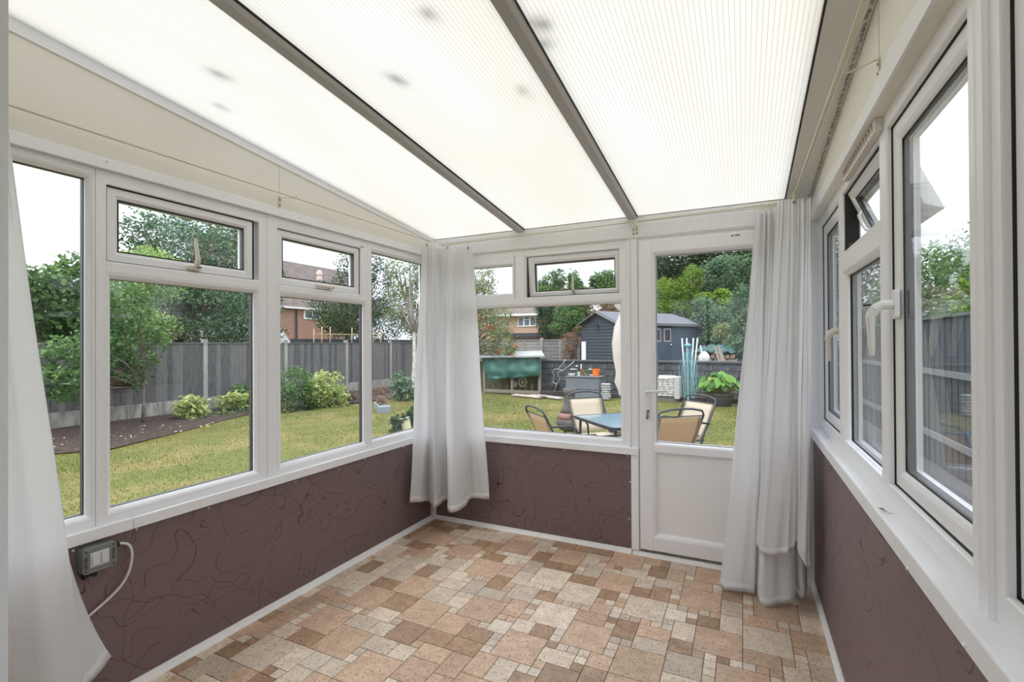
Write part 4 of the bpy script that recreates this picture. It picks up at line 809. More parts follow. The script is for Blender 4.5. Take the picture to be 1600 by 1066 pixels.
P('green_shrub', 'dense leafy bush with small orange fruit by the long window', 'shrub', (-10.4, 10.0, GZ), [blob(462, 600, 26, 26, X=-10.4), blob(445, 625, 18, 24, X=-10.2), blob(478, 625, 20, 22, X=-10.2)], 3600, .07, LF, r0=.025)
P('variegated_shrub', 'bright yellow green rounded shrub beside the dense leafy bush', 'shrub', (-10.3, 11.0, GZ), [blob(512, 600, 26, 22, X=-10.3), blob(520, 622, 26, 22, X=-10.1), blob(495, 615, 22, 24, X=-10.2)], 2600, .085, LY, r0=.025, asp=.4)
P('dry_border_plants', 'dry reddish border plants at the foot of the fence', 'plants', (-10.6, 13.3, GZ), [blob(585, 618, 16, 14, X=-10.6), blob(605, 615, 14, 14, X=-10.7), blob(555, 628, 14, 16, X=-10.4)], 1500, .05, LBR, r0=.01)
P('fruit_shrub', 'glossy fruit shrub near the corner curtain bearing one yellow fruit', 'shrub', (-9.2, 12.3, GZ), [blob(622, 597, 9, 24, X=-9.2), blob(632, 615, 18, 24, X=-9.1), blob(645, 630, 12, 24, X=-9.0)], 1300, .11, LB, r0=.02, asp=.5)
m = MB(atx(637, 620, -8.9)); q = atx(637, 620, -8.9); m.lathe([(.002, -.07), (.035, -.06), (.058, -.03), (.062, 0), (.05, .035), (.028, .062), (.006, .075)], q, 14); m.tube([q+Vector((0, 0, .07)), q+Vector((.01, 0, .10))], .004, 5)
tag(m.build('fruit', mat('yellow_quince', (.62, .60, .18), .5), smooth=True), 'yellow quince hanging on the glossy shrub', 'fruit')
q = atz(637, 673, GZ); tb = thing('plastic_tub', 'tilted cream plastic tub with a grey lid on the lawn near the corner', 'tub', tuple(q), .5); tb.rotation_euler = (0, math.radians(-14), .5)
m = MB(); m.prism([(-.075, 0), (.075, 0), (.088, .2), (-.088, .2)], lambda a, b, n: (a, n, b+.012), -.07, .07); m.build('body', mat('pale_yellow_plastic', (.72, .69, .42), .5), tb, bevel=.012); MB().box(-.092, .092, -.075, .075, .21, .255).build('lid', mat('grey_lid', (.30, .33, .33), .5), tb, bevel=.006)
P('potted_leaves', 'dark glossy leaves behind the cream tub', 'plant', (q.x-.05, q.y+.25, GZ), [blob(625, 655, 9, 13, X=q.x-.1), blob(648, 650, 10, 18, X=q.x), blob(618, 668, 6, 8, X=q.x-.1)], 420, .09, LD, r0=.012, asp=.6)
q = atz(597, 642, GZ); tr_ = thing('planting_trough', 'low pale blue trough with dry orange flowers at the far edge of the lawn', 'trough', tuple(q), -.75)
MB().box(-.55, .55, -.14, .14, 0, .17).build('trough', mat('pale_blue_trough', (.24, .28, .31), .7), tr_, bevel=.01); V, Fc, vv = leafcloud([(0, 0, .25, .5, .13, .12)], 500, .05); tri_mesh('foliage', V, Fc, LBR, tr_, (0, 0, 0), vv, 'stuff')
# ------------------------------------------------------------------ beyond the left fence
NV = mat('navy_fence', (.035, .045, .06), .8)
nf = thing('fence', 'dark blue neighbouring fence behind the bamboo canes', 'fence', (-15.5, 19, GZ)); 
for k in range(46): MB((-15.5, 19, GZ)).box(-15.52, -15.49, 13.0+k*.25, 13.0+k*.25+.235, GZ, 1.64).build('board', NV, nf)
MB((-15.5, 19, GZ)).box(-15.6, -15.52, 13, 24.5, 1.2, 1.28).build('rail', NV, nf)
cn = thing('cane_trellis', 'trellis of bamboo canes tied above the left fence', 'trellis', (-12.2, 12, 1.3)); BAM = mat('bamboo', (.42, .31, .15), .6)
for px, yt in ((490, 514), (502.5, 510), (515.5, 511), (549.5, 512), (583, 511), (594.5, 512)):
    a = atx(px, 540, -12.2); b = atx(px+.5, yt, -12.2); MB((-12.2, 12, 1.3)).tube([(a.x, a.y, 1.1), b], .017, 6).build('cane', BAM, cn, smooth=True)
a = atx(488, 522.5, -12.2); b = atx(598, 523, -12.2); MB((-12.2, 12, 1.3)).tube([a, b], .014, 6).build('cane', BAM, cn)
BRICKM = None
def brick_mat(name, c1, c2, mortar, sc):
    m = bpy.data.materials.new(name); m.use_nodes = True; t = m.node_tree; b = t.nodes['Principled BSDF']; b.inputs['Roughness'].default_value = .9
    tcn = N(t, 'ShaderNodeTexCoord'); sp = N(t, 'ShaderNodeSeparateXYZ'); ad = N(t, 'ShaderNodeMath', operation='ADD'); cx = N(t, 'ShaderNodeCombineXYZ'); k = N(t, 'ShaderNodeTexBrick')
    k.inputs['Color1'].default_value = (*c1, 1); k.inputs['Color2'].default_value = (*c2, 1); k.inputs['Mortar'].default_value = (*mortar, 1); k.inputs['Scale'].default_value = 1; k.inputs['Brick Width'].default_value = .225; k.inputs['Row Height'].default_value = .075; k.inputs['Mortar Size'].default_value = .01
    l = t.links; l.new(tcn.outputs['Object'], sp.inputs[0]); l.new(sp.outputs['X'], ad.inputs[0]); l.new(sp.outputs['Y'], ad.inputs[1]); l.new(ad.outputs[0], cx.inputs[0]); l.new(sp.outputs['Z'], cx.inputs[1]); l.new(cx.outputs[0], k.inputs['Vector']); l.new(k.outputs['Color'], b.inputs['Base Color']); return m
BR1 = brick_mat('red_brick', (.36, .15, .10), (.26, .115, .08), (.36, .30, .26), 1); BR2 = brick_mat('tan_brick', (.50, .30, .20), (.38, .22, .15), (.46, .38, .32), 1)
ROOFM = mat('brown_roof_tile', (.13, .10, .088), .9, var=(2.5, (.18, .15, .13), .4, .7), bump=(14, .8))
WIN = mat('house_window_glass', (.10, .12, .15), .15); WHT = mat('white_paint', (.80, .80, .80), .5)
# left house
X0 = -34; ya, yb = atx(425, 500, X0).y, atx(548, 500, X0).y; ze = atx(470, 479.5, X0).z; HO = (X0-4, (ya+yb)/2, GZ)
h1 = thing('house', 'red brick house with a brown tiled roof beyond the left fence', 'house', HO)
MB(HO).box(X0-8, X0, ya-3, yb, GZ, ze).build('wall', BR1, h1)
zr = atx(486, 415, X0-4).z
yr0, yr1 = atx(452, 415, X0-4).y, atx(519, 415, X0-4).y
m = MB(HO); m.add([(X0+.35, ya-3, ze-.05), (X0+.35, yb+.2, ze-.05), (X0-4, yr1, zr), (X0-4, ya-3, zr), (X0-8.4, ya-3, ze-.05), (X0-8.4, yb+.2, ze-.05), (X0+.35, ya-3, ze-.2), (X0+.35, yb+.2, ze-.2), (X0-8.4, yb+.2, ze-.2), (X0-8.4, ya-3, ze-.2)], [(0, 1, 2, 3), (3, 2, 5, 4), (1, 5, 2), (0, 3, 4), (6, 9, 8, 7), (0, 6, 7, 1), (1, 7, 8, 5), (5, 8, 9, 4), (4, 9, 6, 0)]); m.build('roof', ROOFM, h1)
m = MB(HO); m.box(X0+.30, X0+.42, ya-3, yb+.25, ze-.22, ze-.08); m.build('gutter', WHT, h1)
a = atx(474, 484, X0); b = atx(500, 500, X0); wn = MB(HO).box(X0, X0+.08, a.y, b.y, b.z, a.z).build('window', WHT, h1); md = (a.y+b.y)/2
MB(HO).box(X0+.07, X0+.10, a.y+.15, md-.06, b.z+.12, a.z-.12).build('pane', WIN, wn); MB(HO).box(X0+.07, X0+.10, md+.06, b.y-.15, b.z+.12, a.z-.12).build('pane', WIN, wn)
a = atx(462, 480, X0); m = MB(HO); m.tube([(X0+.1, a.y, ze-.2), (X0+.1, a.y, GZ)], .07, 8); m.build('drainpipe', mat('black_pipe', (.03, .03, .03), .5), h1)
a = atx(499, 432, X0-1.6); m = MB(HO); m.lathe([(.28, -.35), (.22, .1), (.30, .15), (.24, .45), (.05, .6)], a, 10); m.build('roof_vent', mat('terracotta_pale', (.62, .50, .44), .8), h1)
# lower roof to the right
a0, a1 = atx(519, 421, X0-4.5), atx(560, 421, X0-4.5)
m = MB(HO); m.add([(X0, yb-.5, ze-.3), (X0, yb+5, ze-.3), (X0-4.5, a1.y, a0.z), (X0-4.5, a0.y-1, a0.z), (X0-4.6, a1.y, ze-.3), (X0-4.6, a0.y-1, ze-.3)], [(0, 1, 2, 3), (1, 4, 2), (0, 3, 5), (2, 4, 5, 3), (0, 5, 4, 1)]); m.build('lower_roof', ROOFM, h1)
# white conservatory roof edge
q = atx(440, 530, -19); cs = thing('white_lean_to', 'white sloping lean-to roof showing over the left fence', 'lean-to', (q.x, q.y, GZ))
p1, p2, p3 = atx(430, 496, -19), atx(457, 541, -19), atx(430, 541, -19)
m = MB((q.x, q.y, GZ)); m.add([p1, p2, (p2.x, p2.y, GZ), (p1.x, p1.y-2, GZ), (p1.x, p1.y-2, p1.z), p1+Vector((-2.5, 0, 0)), p2+Vector((-2.5, 0, 0)), (p2.x-2.5, p2.y, GZ), (p1.x-2.5, p1.y-2, GZ), (p1.x-2.5, p1.y-2, p1.z)], [(0, 1, 2, 3, 4), (5, 9, 8, 7, 6), (0, 5, 6, 1), (1, 6, 7, 2), (2, 7, 8, 3), (3, 8, 9, 4), (4, 9, 5, 0)]); m.build('roof', WHT, cs)
# ------------------------------------------------------------------ far end of the garden
BK = mat('charcoal_wall_block', (.06, .062, .068), .85, var=(4, (.115, .115, .12), .45, .7), bump=(14, .6))
WY = 15.0; zt = .82
rw = thing('retaining_wall', 'dark painted block retaining wall across the end of the lawn', 'wall', (-3, WY+.15, GZ)); RO = (-3, WY+.15, GZ)
wx0, wx1 = at(846, 590, WY).x, 2.2
MB(RO).box(wx0, wx1, WY+.12, WY+.22, GZ, zt).build('core', mat('mortar_dark', (.03, .03, .032), .9), rw)
me = None; row = 0; z = GZ
while z < zt-.1:
    x = wx0-(.22 if row % 2 else 0)
    while x < wx1-.1:
        w = .44
        if me is None: o = MB((x, WY, z)).box(x+.006, x+w-.006, WY, WY+.13, z+.006, z+.205).build('block', BK, rw, loc=(x+3, -.15, z-GZ), bevel=.012); me = o.data
        else: o = bpy.data.objects.new('block', me); C.objects.link(o); o.parent = rw; o.location = (x+3, -.15+random.uniform(-.012, .012), z-GZ)
        x += w
    z += .213; row += 1
MB(RO).box(wx0-.1, wx1, WY-.05, WY+.25, zt-.012, zt+.05).build('coping', mat('dark_timber_coping', (.075, .075, .08), .8), rw, bevel=.01)
ter = MB((-2, 30, zt-.1)).box(-9, 12, WY+.22, 60, GZ, zt-.04).build('terrace', mat('terrace_earth', (.12, .09, .06), .95, var=(1.2, (.10, .13, .04)))); struct(ter)
slp = MB((-3, WY-.3, GZ)).box(wx0, 2.0, WY-.55, WY-.3, GZ, GZ+.14).build('sleeper_edging', mat('dark_sleeper', (.05, .047, .045), .9, bump=(20, .5))); tag(slp, 'dark timber sleeper edging in front of the block wall', 'sleeper')
# back fence behind the tarpaulin
FP = mat('grey_feather_panel', (.36, .33, .31), .9, var=(4, (.24, .225, .215), .4, .7, (.5, 5, 8)), bump=(20, .3)); FP2 = mat('dark_slat_panel', (.17, .16, .155), .9, var=(4, (.26, .25, .24), .4, .7, (.6, 5, 9)), bump=(20, .3))
BY = 17.6; xb = [at(px, 545, BY).x for px in (660, 700, 740, 793.5, 846.5, 905, 960)]; BO = ((xb[0]+xb[-1])/2, BY, GZ)
bf = thing('fence', 'grey slatted panel fence at the end of the garden behind the green tarpaulin', 'fence', BO)
for i, x in enumerate(xb):
    top = at(800, 529, BY).z
    MB(BO).box(x-.055, x+.055, BY-.06, BY+.05, GZ, top).build('post', CONC, bf, bevel=.012)
    if i+1 < len(xb):
        x2 = xb[i+1]; z = GZ+.02; tp = at(800, 532, BY).z-.02; n = 13; hh = (tp-z)/n
        for k in range(n):
            MB(BO).add([(x+.06, BY+.0, z), (x2-.06, BY+.0, z), (x2-.06, BY+.025, z), (x+.06, BY+.025, z), (x+.06, BY+.012, z+hh*1.08), (x2-.06, BY+.012, z+hh*1.08), (x2-.06, BY+.025, z+hh*1.08), (x+.06, BY+.025, z+hh*1.08)], [(0, 3, 2, 1), (4, 5, 6, 7), (0, 1, 5, 4), (1, 2, 6, 5), (2, 3, 7, 6), (3, 0, 4, 7)]).build('slat', FP if i < 4 else FP2, bf); z += hh
        MB(BO).box(x+.05, x2-.05, BY-.02, BY+.04, tp, tp+.035).build('cap_rail', FP, bf)
        xm = (x+x2)/2; MB(BO).box(xm-.03, xm+.03, BY-.02, BY+.0, GZ, tp).build('batten', FP, bf)
# tarpaulin shelter
TY = 14.4; TAR = mat('green_tarpaulin', (.013, .08, .065), .5, var=(3, (.028, .125, .10), .4, .65), bump=(9, .5)); TIM = mat('old_timber', (.22, .185, .15), .9, bump=(20, .4))
p = at(800, 613, TY); th = thing('garden_shelter', 'low timber store with a green tarpaulin hung over its front', 'garden store', (p.x, TY, GZ)); TO = (p.x, TY, GZ)
tl, tr2, bl, br = at(753, 557, TY), at(844, 555, TY), at(761, 594, TY-.05), at(844, 587.5, TY-.05)
g1, g2 = 22, 12; vs = []
for j in range(g2+1):
    for i in range(g1+1):
        u, v = i/g1, j/g2; q = (tl.lerp(tr2, u)).lerp(bl.lerp(br, u), v)
        fold = .05*math.sin(3.1*u*3+v*5)*v+.035*math.sin(11*u-6*v)*(.3+v)+.02*math.sin(23*u+4*v); sag = .035*math.sin(u*math.pi*2)**2*(1-v)
        vs.append(q+Vector((0, -abs(fold)*1.2, -sag)))
m = MB(TO); m.add(vs, [(j*(g1+1)+i, j*(g1+1)+i+1, (j+1)*(g1+1)+i+1, (j+1)*(g1+1)+i) for j in range(g2) for i in range(g1)]); o = m.build('tarpaulin', TAR, th, smooth=True, recalc=False); sd = o.modifiers.new('s', 'SOLIDIFY'); sd.thickness = .004
rt = [at(750, 551, TY+.9), at(846, 548, TY+.9), at(851, 556, TY-.15), at(748, 557, TY-.15)]
m = MB(TO); m.add([q for q in rt]+[q-Vector((0, 0, .05)) for q in rt], [(0, 1, 2, 3), (7, 6, 5, 4), (0, 4, 5, 1), (1, 5, 6, 2), (2, 6, 7, 3), (3, 7, 4, 0)]); m.build('roof_sheet', mat('grey_felt', (.34, .35, .34), .8, var=(3, (.25, .26, .25))), th)
for px in (757, 800, 843):
    a = at(px, 557, TY+.06); MB(TO).box(a.x-.04, a.x+.04, TY+.03, TY+.11, GZ, a.z).build('post', TIM, th)
    MB(TO).box(a.x-.04, a.x+.04, TY+.85, TY+.93, GZ, a.z+.05).build('post', TIM, th)
a, b = at(757, 609, TY), at(843, 606, TY)
MB(TO).box(a.x, b.x, TY, TY+.08, GZ+.04, GZ+.14).build('bottom_rail', TIM, th); MB(TO).box(a.x, b.x, TY+.86, TY+.9, GZ, GZ+1.15).build('back_panel', mat('store_dark_back', (.05, .045, .04), .9), th)
for k in range(9): x = a.x+.1+k*(b.x-a.x-.2)/8; MB(TO).box(x-.045, x+.045, TY+.15, TY+.17, GZ+.02, GZ+.30+.05*math.sin(k*2)).build('slat', mat('dark_store_slat', (.07, .06, .05), .9) if k == 0 else bpy.data.materials['dark_store_slat'], th)
for px, py, r in ((804.5, 601, .075), (817, 597.5, .14)):
    q = at(px, py, TY+.02); wh = thing('old_wheel', 'small old wheel stored under the tarpaulin' if r < .1 else 'larger old spoked wheel stored under the tarpaulin', 'wheel', (q.x, q.y-.02, q.z)); WO = (q.x, q.y-.02, q.z)
    m = MB(WO); m.tube([(q.x+r*math.cos(t), q.y-.02, q.z+r*math.sin(t)) for t in np.linspace(0, 2*math.pi, 21)], .016, 6, False); m.build('tyre', mat('old_tyre', (.16, .14, .12), .9), wh)
    m = MB(WO); 
    for t in range(8): m.tube([WO, (q.x+r*math.cos(t*.785), q.y-.02, q.z+r*math.sin(t*.785))], .006, 4)
    m.lathe([(.02, -.03), (.02, .03)], WO, 8, 'y'); m.build('spokes', mat('rusted_metal', (.20, .14, .10), .8), wh)
# planks on the grass
PK = mat('bleached_plank', (.55, .49, .44), .8, var=(5, (.40, .35, .31)), bump=(15, .4))
for (a, b, lab) in (((803, 611), (846, 609), 'bleached plank lying on the grass, first from the green tarpaulin'), ((828, 609), (848, 610.5), 'short bleached plank lying across the longer ones'), ((846, 612), (876, 617), 'bleached plank lying on the grass nearest the grey box')):
    p, q = atz(*a, GZ+.03), atz(*b, GZ+.03); p = p*(13.6/p.y) if 0 else Vector((at(a[0], a[1], 13.9).x, 13.9, GZ+.05)); q = Vector((at(b[0], b[1], 13.5).x, 13.5, GZ+.05+(.05 if 'short' in lab else 0)))
    m = MB(p); m.bar(p, q, .2, .05); tag(m.build('plank', PK, bevel=.008), lab, 'plank')
# sack truck
ST = mat('galvanised_tube', (.36, .38, .40), .35, metal=.7); q = at(868, 611, 14.0); hk = thing('sack_truck', 'metal sack truck with two curved handles leaning by the block wall', 'sack truck', (q.x, 14.0, GZ)); HK = (q.x, 14.0, GZ)
for s_, pts in ((0, [(884, 562), (879, 569), (872, 577), (866, 577), (863, 581), (866, 587), (864, 597), (862, 610)]), (.12, [(897, 565), (888, 573), (880, 579), (873, 581), (871, 585), (875, 591), (870, 601), (865, 611)])):
    m = MB(HK); m.tube([at(px, py, 14.0-s_) for px, py in pts], .0125, 7); m.build('handle_tube', ST, hk, smooth=True)
for pa, pb in (((872, 577), (880, 579)), ((864, 597), (870, 601))): m = MB(HK); m.tube([at(*pa, 14.0), at(*pb, 13.88)], .012, 6); m.build('crossbar', ST, hk)
for px in (862, 871):
    q = at(px, 604, 14.08); m = MB(HK); m.lathe([(.02, -.03), (.13, -.03), (.15, 0), (.13, .03), (.02, .03)], q, 18, 'x'); m.build('wheel', mat('black_rubber', (.02, .02, .02), .7), hk)
# grey planter box with pots
GB = mat('blue_grey_painted_panel', (.14, .155, .175), .7, var=(2.5, (.18, .195, .215)), bump=(8, .3)); GY = 14.0
a, b = at(884, 613, GY), at(936, 589, GY); bxo = thing('storage_box', 'blue grey painted storage box carrying pots and a bucket', 'box', ((a.x+b.x)/2, GY+.3, GZ)); BX0 = ((a.x+b.x)/2, GY+.3, GZ)
MB(BX0).box(a.x, b.x, GY, GY+.55, GZ, b.z-.03).build('body', GB, bxo, bevel=.01); MB(BX0).box(a.x-.03, b.x+.03, GY-.03, GY+.58, b.z-.03, b.z).build('lid', GB, bxo, bevel=.008); MB(BX0).box(a.x+.02, b.x-.02, GY-.008, GY, GZ+.28, GZ+.29).build('panel_joint', BLACK, bxo)
ztop = b.z
q = at(931.5, 588, GY+.2); bk = thing('bucket', 'bright orange plastic bucket standing on the blue grey box', 'bucket', (q.x, q.y, ztop)); m = MB((q.x, q.y, ztop)); m.lathe([(.088, 0), (.118, .20), (.124, .20), (.124, .215), (.115, .215), (.083, .01)], (q.x, q.y, ztop), 20); m.build('body', mat('orange_plastic', (.85, .20, .03), .4), bk, smooth=False)
m = MB((q.x, q.y, ztop)); m.tube([(q.x+.12*math.cos(t), q.y-.02, ztop+.19-.06*math.sin(t)) for t in np.linspace(0, math.pi, 9)], .004, 5); m.build('handle', WHT, bk)
TER = mat('terracotta', (.42, .19, .10), .8); POTW = mat('pale_pot', (.62, .62, .60), .6); GLZ = mat('green_pot', (.12, .26, .16), .5)
for i, (px, w, hh, mt, lab) in enumerate(((893, .10, .05, WHT, 'flat white dish on the left end of the box'), (900, .05, .09, GLZ, 'small green pot holding seedlings, left of the others'), (904.5, .045, .11, POTW, 'small pale pot in the middle of the box'), (911, .06, .06, TER, 'low terracotta pot with red flowers on the box'), (915.5, .05, .09, GLZ, 'green pot with a leafy seedling near the bucket'), (921, .05, .05, TER, 'tiny terracotta pot beside the bucket'), (925, .07, .03, POTW, 'pale saucer at the foot of the bucket'))):
    q = at(px, 588, GY+.15+.1*(i % 2)); r = thing('flower_pot', lab, 'pot', (q.x, q.y, ztop)); O_ = (q.x, q.y, ztop); m = MB(O_); m.lathe([(w*.7, 0), (w, hh), (w*1.08, hh), (w*1.08, hh+.012), (w*.9, hh+.012), (w*.6, .01)], O_, 12); m.build('pot', mt, r)
    if 'seedling' in lab or 'flowers' in lab: V, Fc, vv = leafcloud([(0, 0, hh+.06, w, w, .06)], 70, .04); tri_mesh('foliage', V, Fc, LF if 'seed' in lab else leaf_mat('red_flower', (.10, .2, .05), (.6, .12, .05), (.8, .3, .1)), r, (0, 0, 0), vv, 'stuff')
for i, (px, py, w, h_, lab) in enumerate(((896, 577, .22, .03, 'white strip fixed on the dark wall over the box, left one'), (908, 573, .035, .16, 'upright white strip on the dark wall above the pots'), (901, 572, .06, .04, 'small white patch on the dark wall near the top'), (922, 577, .10, .03, 'white strip on the dark wall beside the bucket'))):
    q = at(px, py, WY-.03); tag(MB(q).box(q.x-w/2, q.x+w/2, WY-.03, WY-.012, q.z-h_/2, q.z+h_/2).build('wall_marker', WHT), lab, 'marker')
q = at(912, 549, WY+.5); tag(MB((q.x, q.y, zt)).box(q.x-.07, q.x+.075, q.y-.02, q.y+.02, zt-.04, at(912, 534, WY+.5).z).build('white_board', mat('white_board', (.72, .72, .76), .5), bevel=.004), 'upright white board leaning at the corner of the dark shed', 'board')
# stack of rough stones
q = at(947, 612, 13.9); sk = thing('stone_stack', 'stack of rough pale walling stones beside the blue grey box', 'stone stack', (q.x, 13.9, GZ)); STN = mat('rough_pale_stone', (.42, .42, .40), .9, var=(9, (.26, .26, .25)), bump=(12, .8))
for k in range(7):
    z0 = GZ+.03+k*.068; m = MB((q.x, 13.9, GZ)); m.box(q.x-.12+random.uniform(-.02, .02), q.x+.11+random.uniform(-.02, .02), 13.82, 14.0, z0, z0+.058); m.build('stone', STN, sk, bevel=.014)
# shed
def cw(xc, d, z): return Vector((R_.x*xc+D_.x*d, R_.y*xc+D_.y*d, z))
SH = mat('dark_slate_blue_shiplap', (.050, .062, .080), .7, bump=(20, .2)); SHF = mat('shed_front_paint', (.075, .095, .135), .65, var=(2, (.095, .12, .165))); FELT = mat('grey_roof_felt', (.13, .135, .15), .85, bump=(30, .4))
c0 = cw(3.45, 15.9, 0); fd = Vector((cw(7.04, 18.1, 0)-c0)); LEN = fd.length; fd.normalize(); gd = Vector((-fd.y, fd.x, 0)); GW = 1.75
zb, zeave, zpk = zt-.04, 2.10, 2.46; so = (c0.x, c0.y, zb); sh = thing('garden_shed', 'dark blue grey timber shed with a felt roof behind the retaining wall', 'shed', so)
pt3 = lambda a, b, z: Vector((c0.x, c0.y, z))+fd*a+gd*b
nb = 12; hz = (zeave-zb)/nb
for k in range(nb):
    z0 = zb+k*hz
    for (A0, A1, mt) in (((0, 0), (0, GW), SH),):
        m = MB(so); o1 = -fd*.018; m.add([pt3(0, 0, z0)+o1*1.4, pt3(0, GW, z0)+o1*1.4, pt3(0, GW, z0+hz)+o1*.4, pt3(0, 0, z0+hz)+o1*.4, pt3(0, 0, z0), pt3(0, GW, z0), pt3(0, GW, z0+hz), pt3(0, 0, z0+hz)], [(0, 1, 2, 3), (7, 6, 5, 4), (0, 4, 5, 1), (2, 6, 7, 3), (0, 3, 7, 4), (1, 5, 6, 2)]); m.build('shiplap_board', mt, sh)
    m = MB(so); o1 = -gd*.018; m.add([pt3(0, 0, z0)+o1*1.4, pt3(LEN, 0, z0)+o1*1.4, pt3(LEN, 0, z0+hz)+o1*.4, pt3(0, 0, z0+hz)+o1*.4, pt3(0, 0, z0), pt3(LEN, 0, z0), pt3(LEN, 0, z0+hz), pt3(0, 0, z0+hz)], [(0, 1, 2, 3), (7, 6, 5, 4), (0, 4, 5, 1), (2, 6, 7, 3), (0, 3, 7, 4), (1, 5, 6, 2)]); m.build('shiplap_board', SHF, sh)
m = MB(so); m.add([pt3(0, 0, zeave)-fd*.02, pt3(0, GW/2, zpk)-fd*.02, pt3(0, GW, zeave)-fd*.02, pt3(.04, 0, zeave), pt3(.04, GW/2, zpk), pt3(.04, GW, zeave)], [(0, 1, 2), (5, 4, 3), (0, 3, 4, 1), (1, 4, 5, 2), (0, 2, 5, 3)]); m.build('gable', SH, sh)
m = MB(so); m.add([pt3(LEN, 0, zb), pt3(LEN, GW, zb), pt3(LEN, GW, zeave), pt3(LEN, GW/2, zpk), pt3(LEN, 0, zeave), pt3(.05, GW, zb), pt3(.05, GW, zeave)], [(0, 1, 2, 3, 4), (5, 6, 2, 1)]); m.build('back_walls', SH, sh, recalc=False)
e = .14; m = MB(so); sl = (zpk-zeave)/(GW/2)
for sgn in (0, 1):
    b0, b1 = (-e, GW/2) if not sgn else (GW+e, GW/2); za = zeave-e*sl
    m.add([pt3(-.12, b0, za), pt3(LEN+.12, b0, za), pt3(LEN+.12 if sgn else LEN-.55, b1, zpk+.01), pt3(-.12, b1, zpk+.01), pt3(-.12, b0, za+.045), pt3(LEN+.12, b0, za+.045), pt3(LEN+.12 if sgn else LEN-.55, b1, zpk+.055), pt3(-.12, b1, zpk+.055)], [(0, 3, 2, 1), (4, 5, 6, 7), (0, 1, 5, 4), (1, 2, 6, 5), (2, 3, 7, 6), (3, 0, 4, 7)])
m.build('roof', FELT, sh)
for (b0, z0, b1, z1) in ((-e, zeave-e*sl, GW/2, zpk), (GW+e, zeave-e*sl, GW/2, zpk)): m = MB(so); m.bar(pt3(-.14, b0, z0+.0), pt3(-.14, b1, z1+.0), .03, .10, fd); m.build('bargeboard', mat('bargeboard_grey', (.17, .165, .16), .8) if b0 < 0 else bpy.data.materials['bargeboard_grey'], sh)
m = MB(so); m.bar(pt3(-.1, -e-.01, zeave-e*sl-.01), pt3(LEN+.12, -e-.01, zeave-e*sl-.01), .02, .07); m.build('fascia', bpy.data.materials['bargeboard_grey'], sh)
def on_front(px):   # distance along the shed front seen at photo column px
    q = ray(px, 533); q2 = Vector((q.x, q.y)); A2 = np.array([[q.x, -fd.x], [q.y, -fd.y]]); t_, a_ = np.linalg.solve(A2, np.array([c0.x, c0.y])); return a_
dpt = lambda a_: (pt3(a_, 0, 0)-Vector((0, 0, 0))).dot(D_)
a0, a1 = on_front(1034), on_front(1073)
m = MB(so); o1 = -gd*.035
m.add([pt3(a0-.25, 0, zb)+o1, pt3(a1, 0, zb)+o1, pt3(a1, 0, zeave-.12)+o1, pt3(a0-.25, 0, zeave-.12)+o1]+[pt3(a0-.25, 0, zb), pt3(a1, 0, zb), pt3(a1, 0, zeave-.12), pt3(a0-.25, 0, zeave-.12)], [(0, 1, 2, 3), (0, 4, 5, 1), (1, 5, 6, 2), (2, 6, 7, 3), (3, 7, 4, 0)]); dr = m.build('door', SHF, sh)
for (pa, pb) in ((1022, 1031), (1036, 1047)):
    b0, b1 = on_front(pa), on_front(pb); dd = dpt(b0); zz1, zz0 = EYE+(535-512)*dd/F, EYE+(535-533)*dd/F
    f1 = -gd*.045; m = MB(so); m.add([pt3(b0, 0, zz0)+f1, pt3(b1, 0, zz0)+f1, pt3(b1, 0, zz1)+f1, pt3(b0, 0, zz1)+f1]+[pt3(b0, 0, zz0), pt3(b1, 0, zz0), pt3(b1, 0, zz1), pt3(b0, 0, zz1)], [(0, 1, 2, 3), (0, 4, 5, 1), (1, 5, 6, 2), (2, 6, 7, 3), (3, 7, 4, 0)]); wn = m.build('window', mat('shed_window_frame', (.40, .42, .45), .6) if pa < 1030 else bpy.data.materials['shed_window_frame'], sh)
    f1 = -gd*.05; i_ = .05; m = MB(so); m.add([pt3(b0+i_, 0, zz0+i_)+f1, pt3(b1-i_, 0, zz0+i_)+f1, pt3(b1-i_, 0, zz1-i_)+f1, pt3(b0+i_, 0, zz1-i_)+f1], [(0, 1, 2, 3)]); m.build('pane', mat('shed_dark_pane', (.09, .065, .08), .2) if pa < 1030 else bpy.data.materials['shed_dark_pane'], wn)
q = pt3(on_front(1048), 0, 0); dd = q.dot(D_); q.z = EYE+(535-538)*dd/F; m = MB(so); m.lathe([(.02, 0), (.035, -.03), (.03, -.06), (.01, -.07)], q-gd*.03, 10, 'y'); m.build('door_knob', mat('steel_knob', (.6, .6, .6), .3, metal=.8), dr)
for px in (1056, 1074):
    b0 = on_front(px); m = MB(so); m.bar(pt3(b0, 0, zb)-gd*.04, pt3(b0, 0, zeave-.12)-gd*.04, .07, .03, gd); m.build('batten', SHF, sh)
q = pt3(0, GW*.5, 2.02)-fd*.05; m = MB(so); m.bar(q, q-fd*.25+Vector((0, 0, .05)), .05, .05); m.bar(q+Vector((0, 0, -.05)), q+Vector((0, 0, -.16)), .04, .05); m.build('lamp_bracket', DKW, sh)
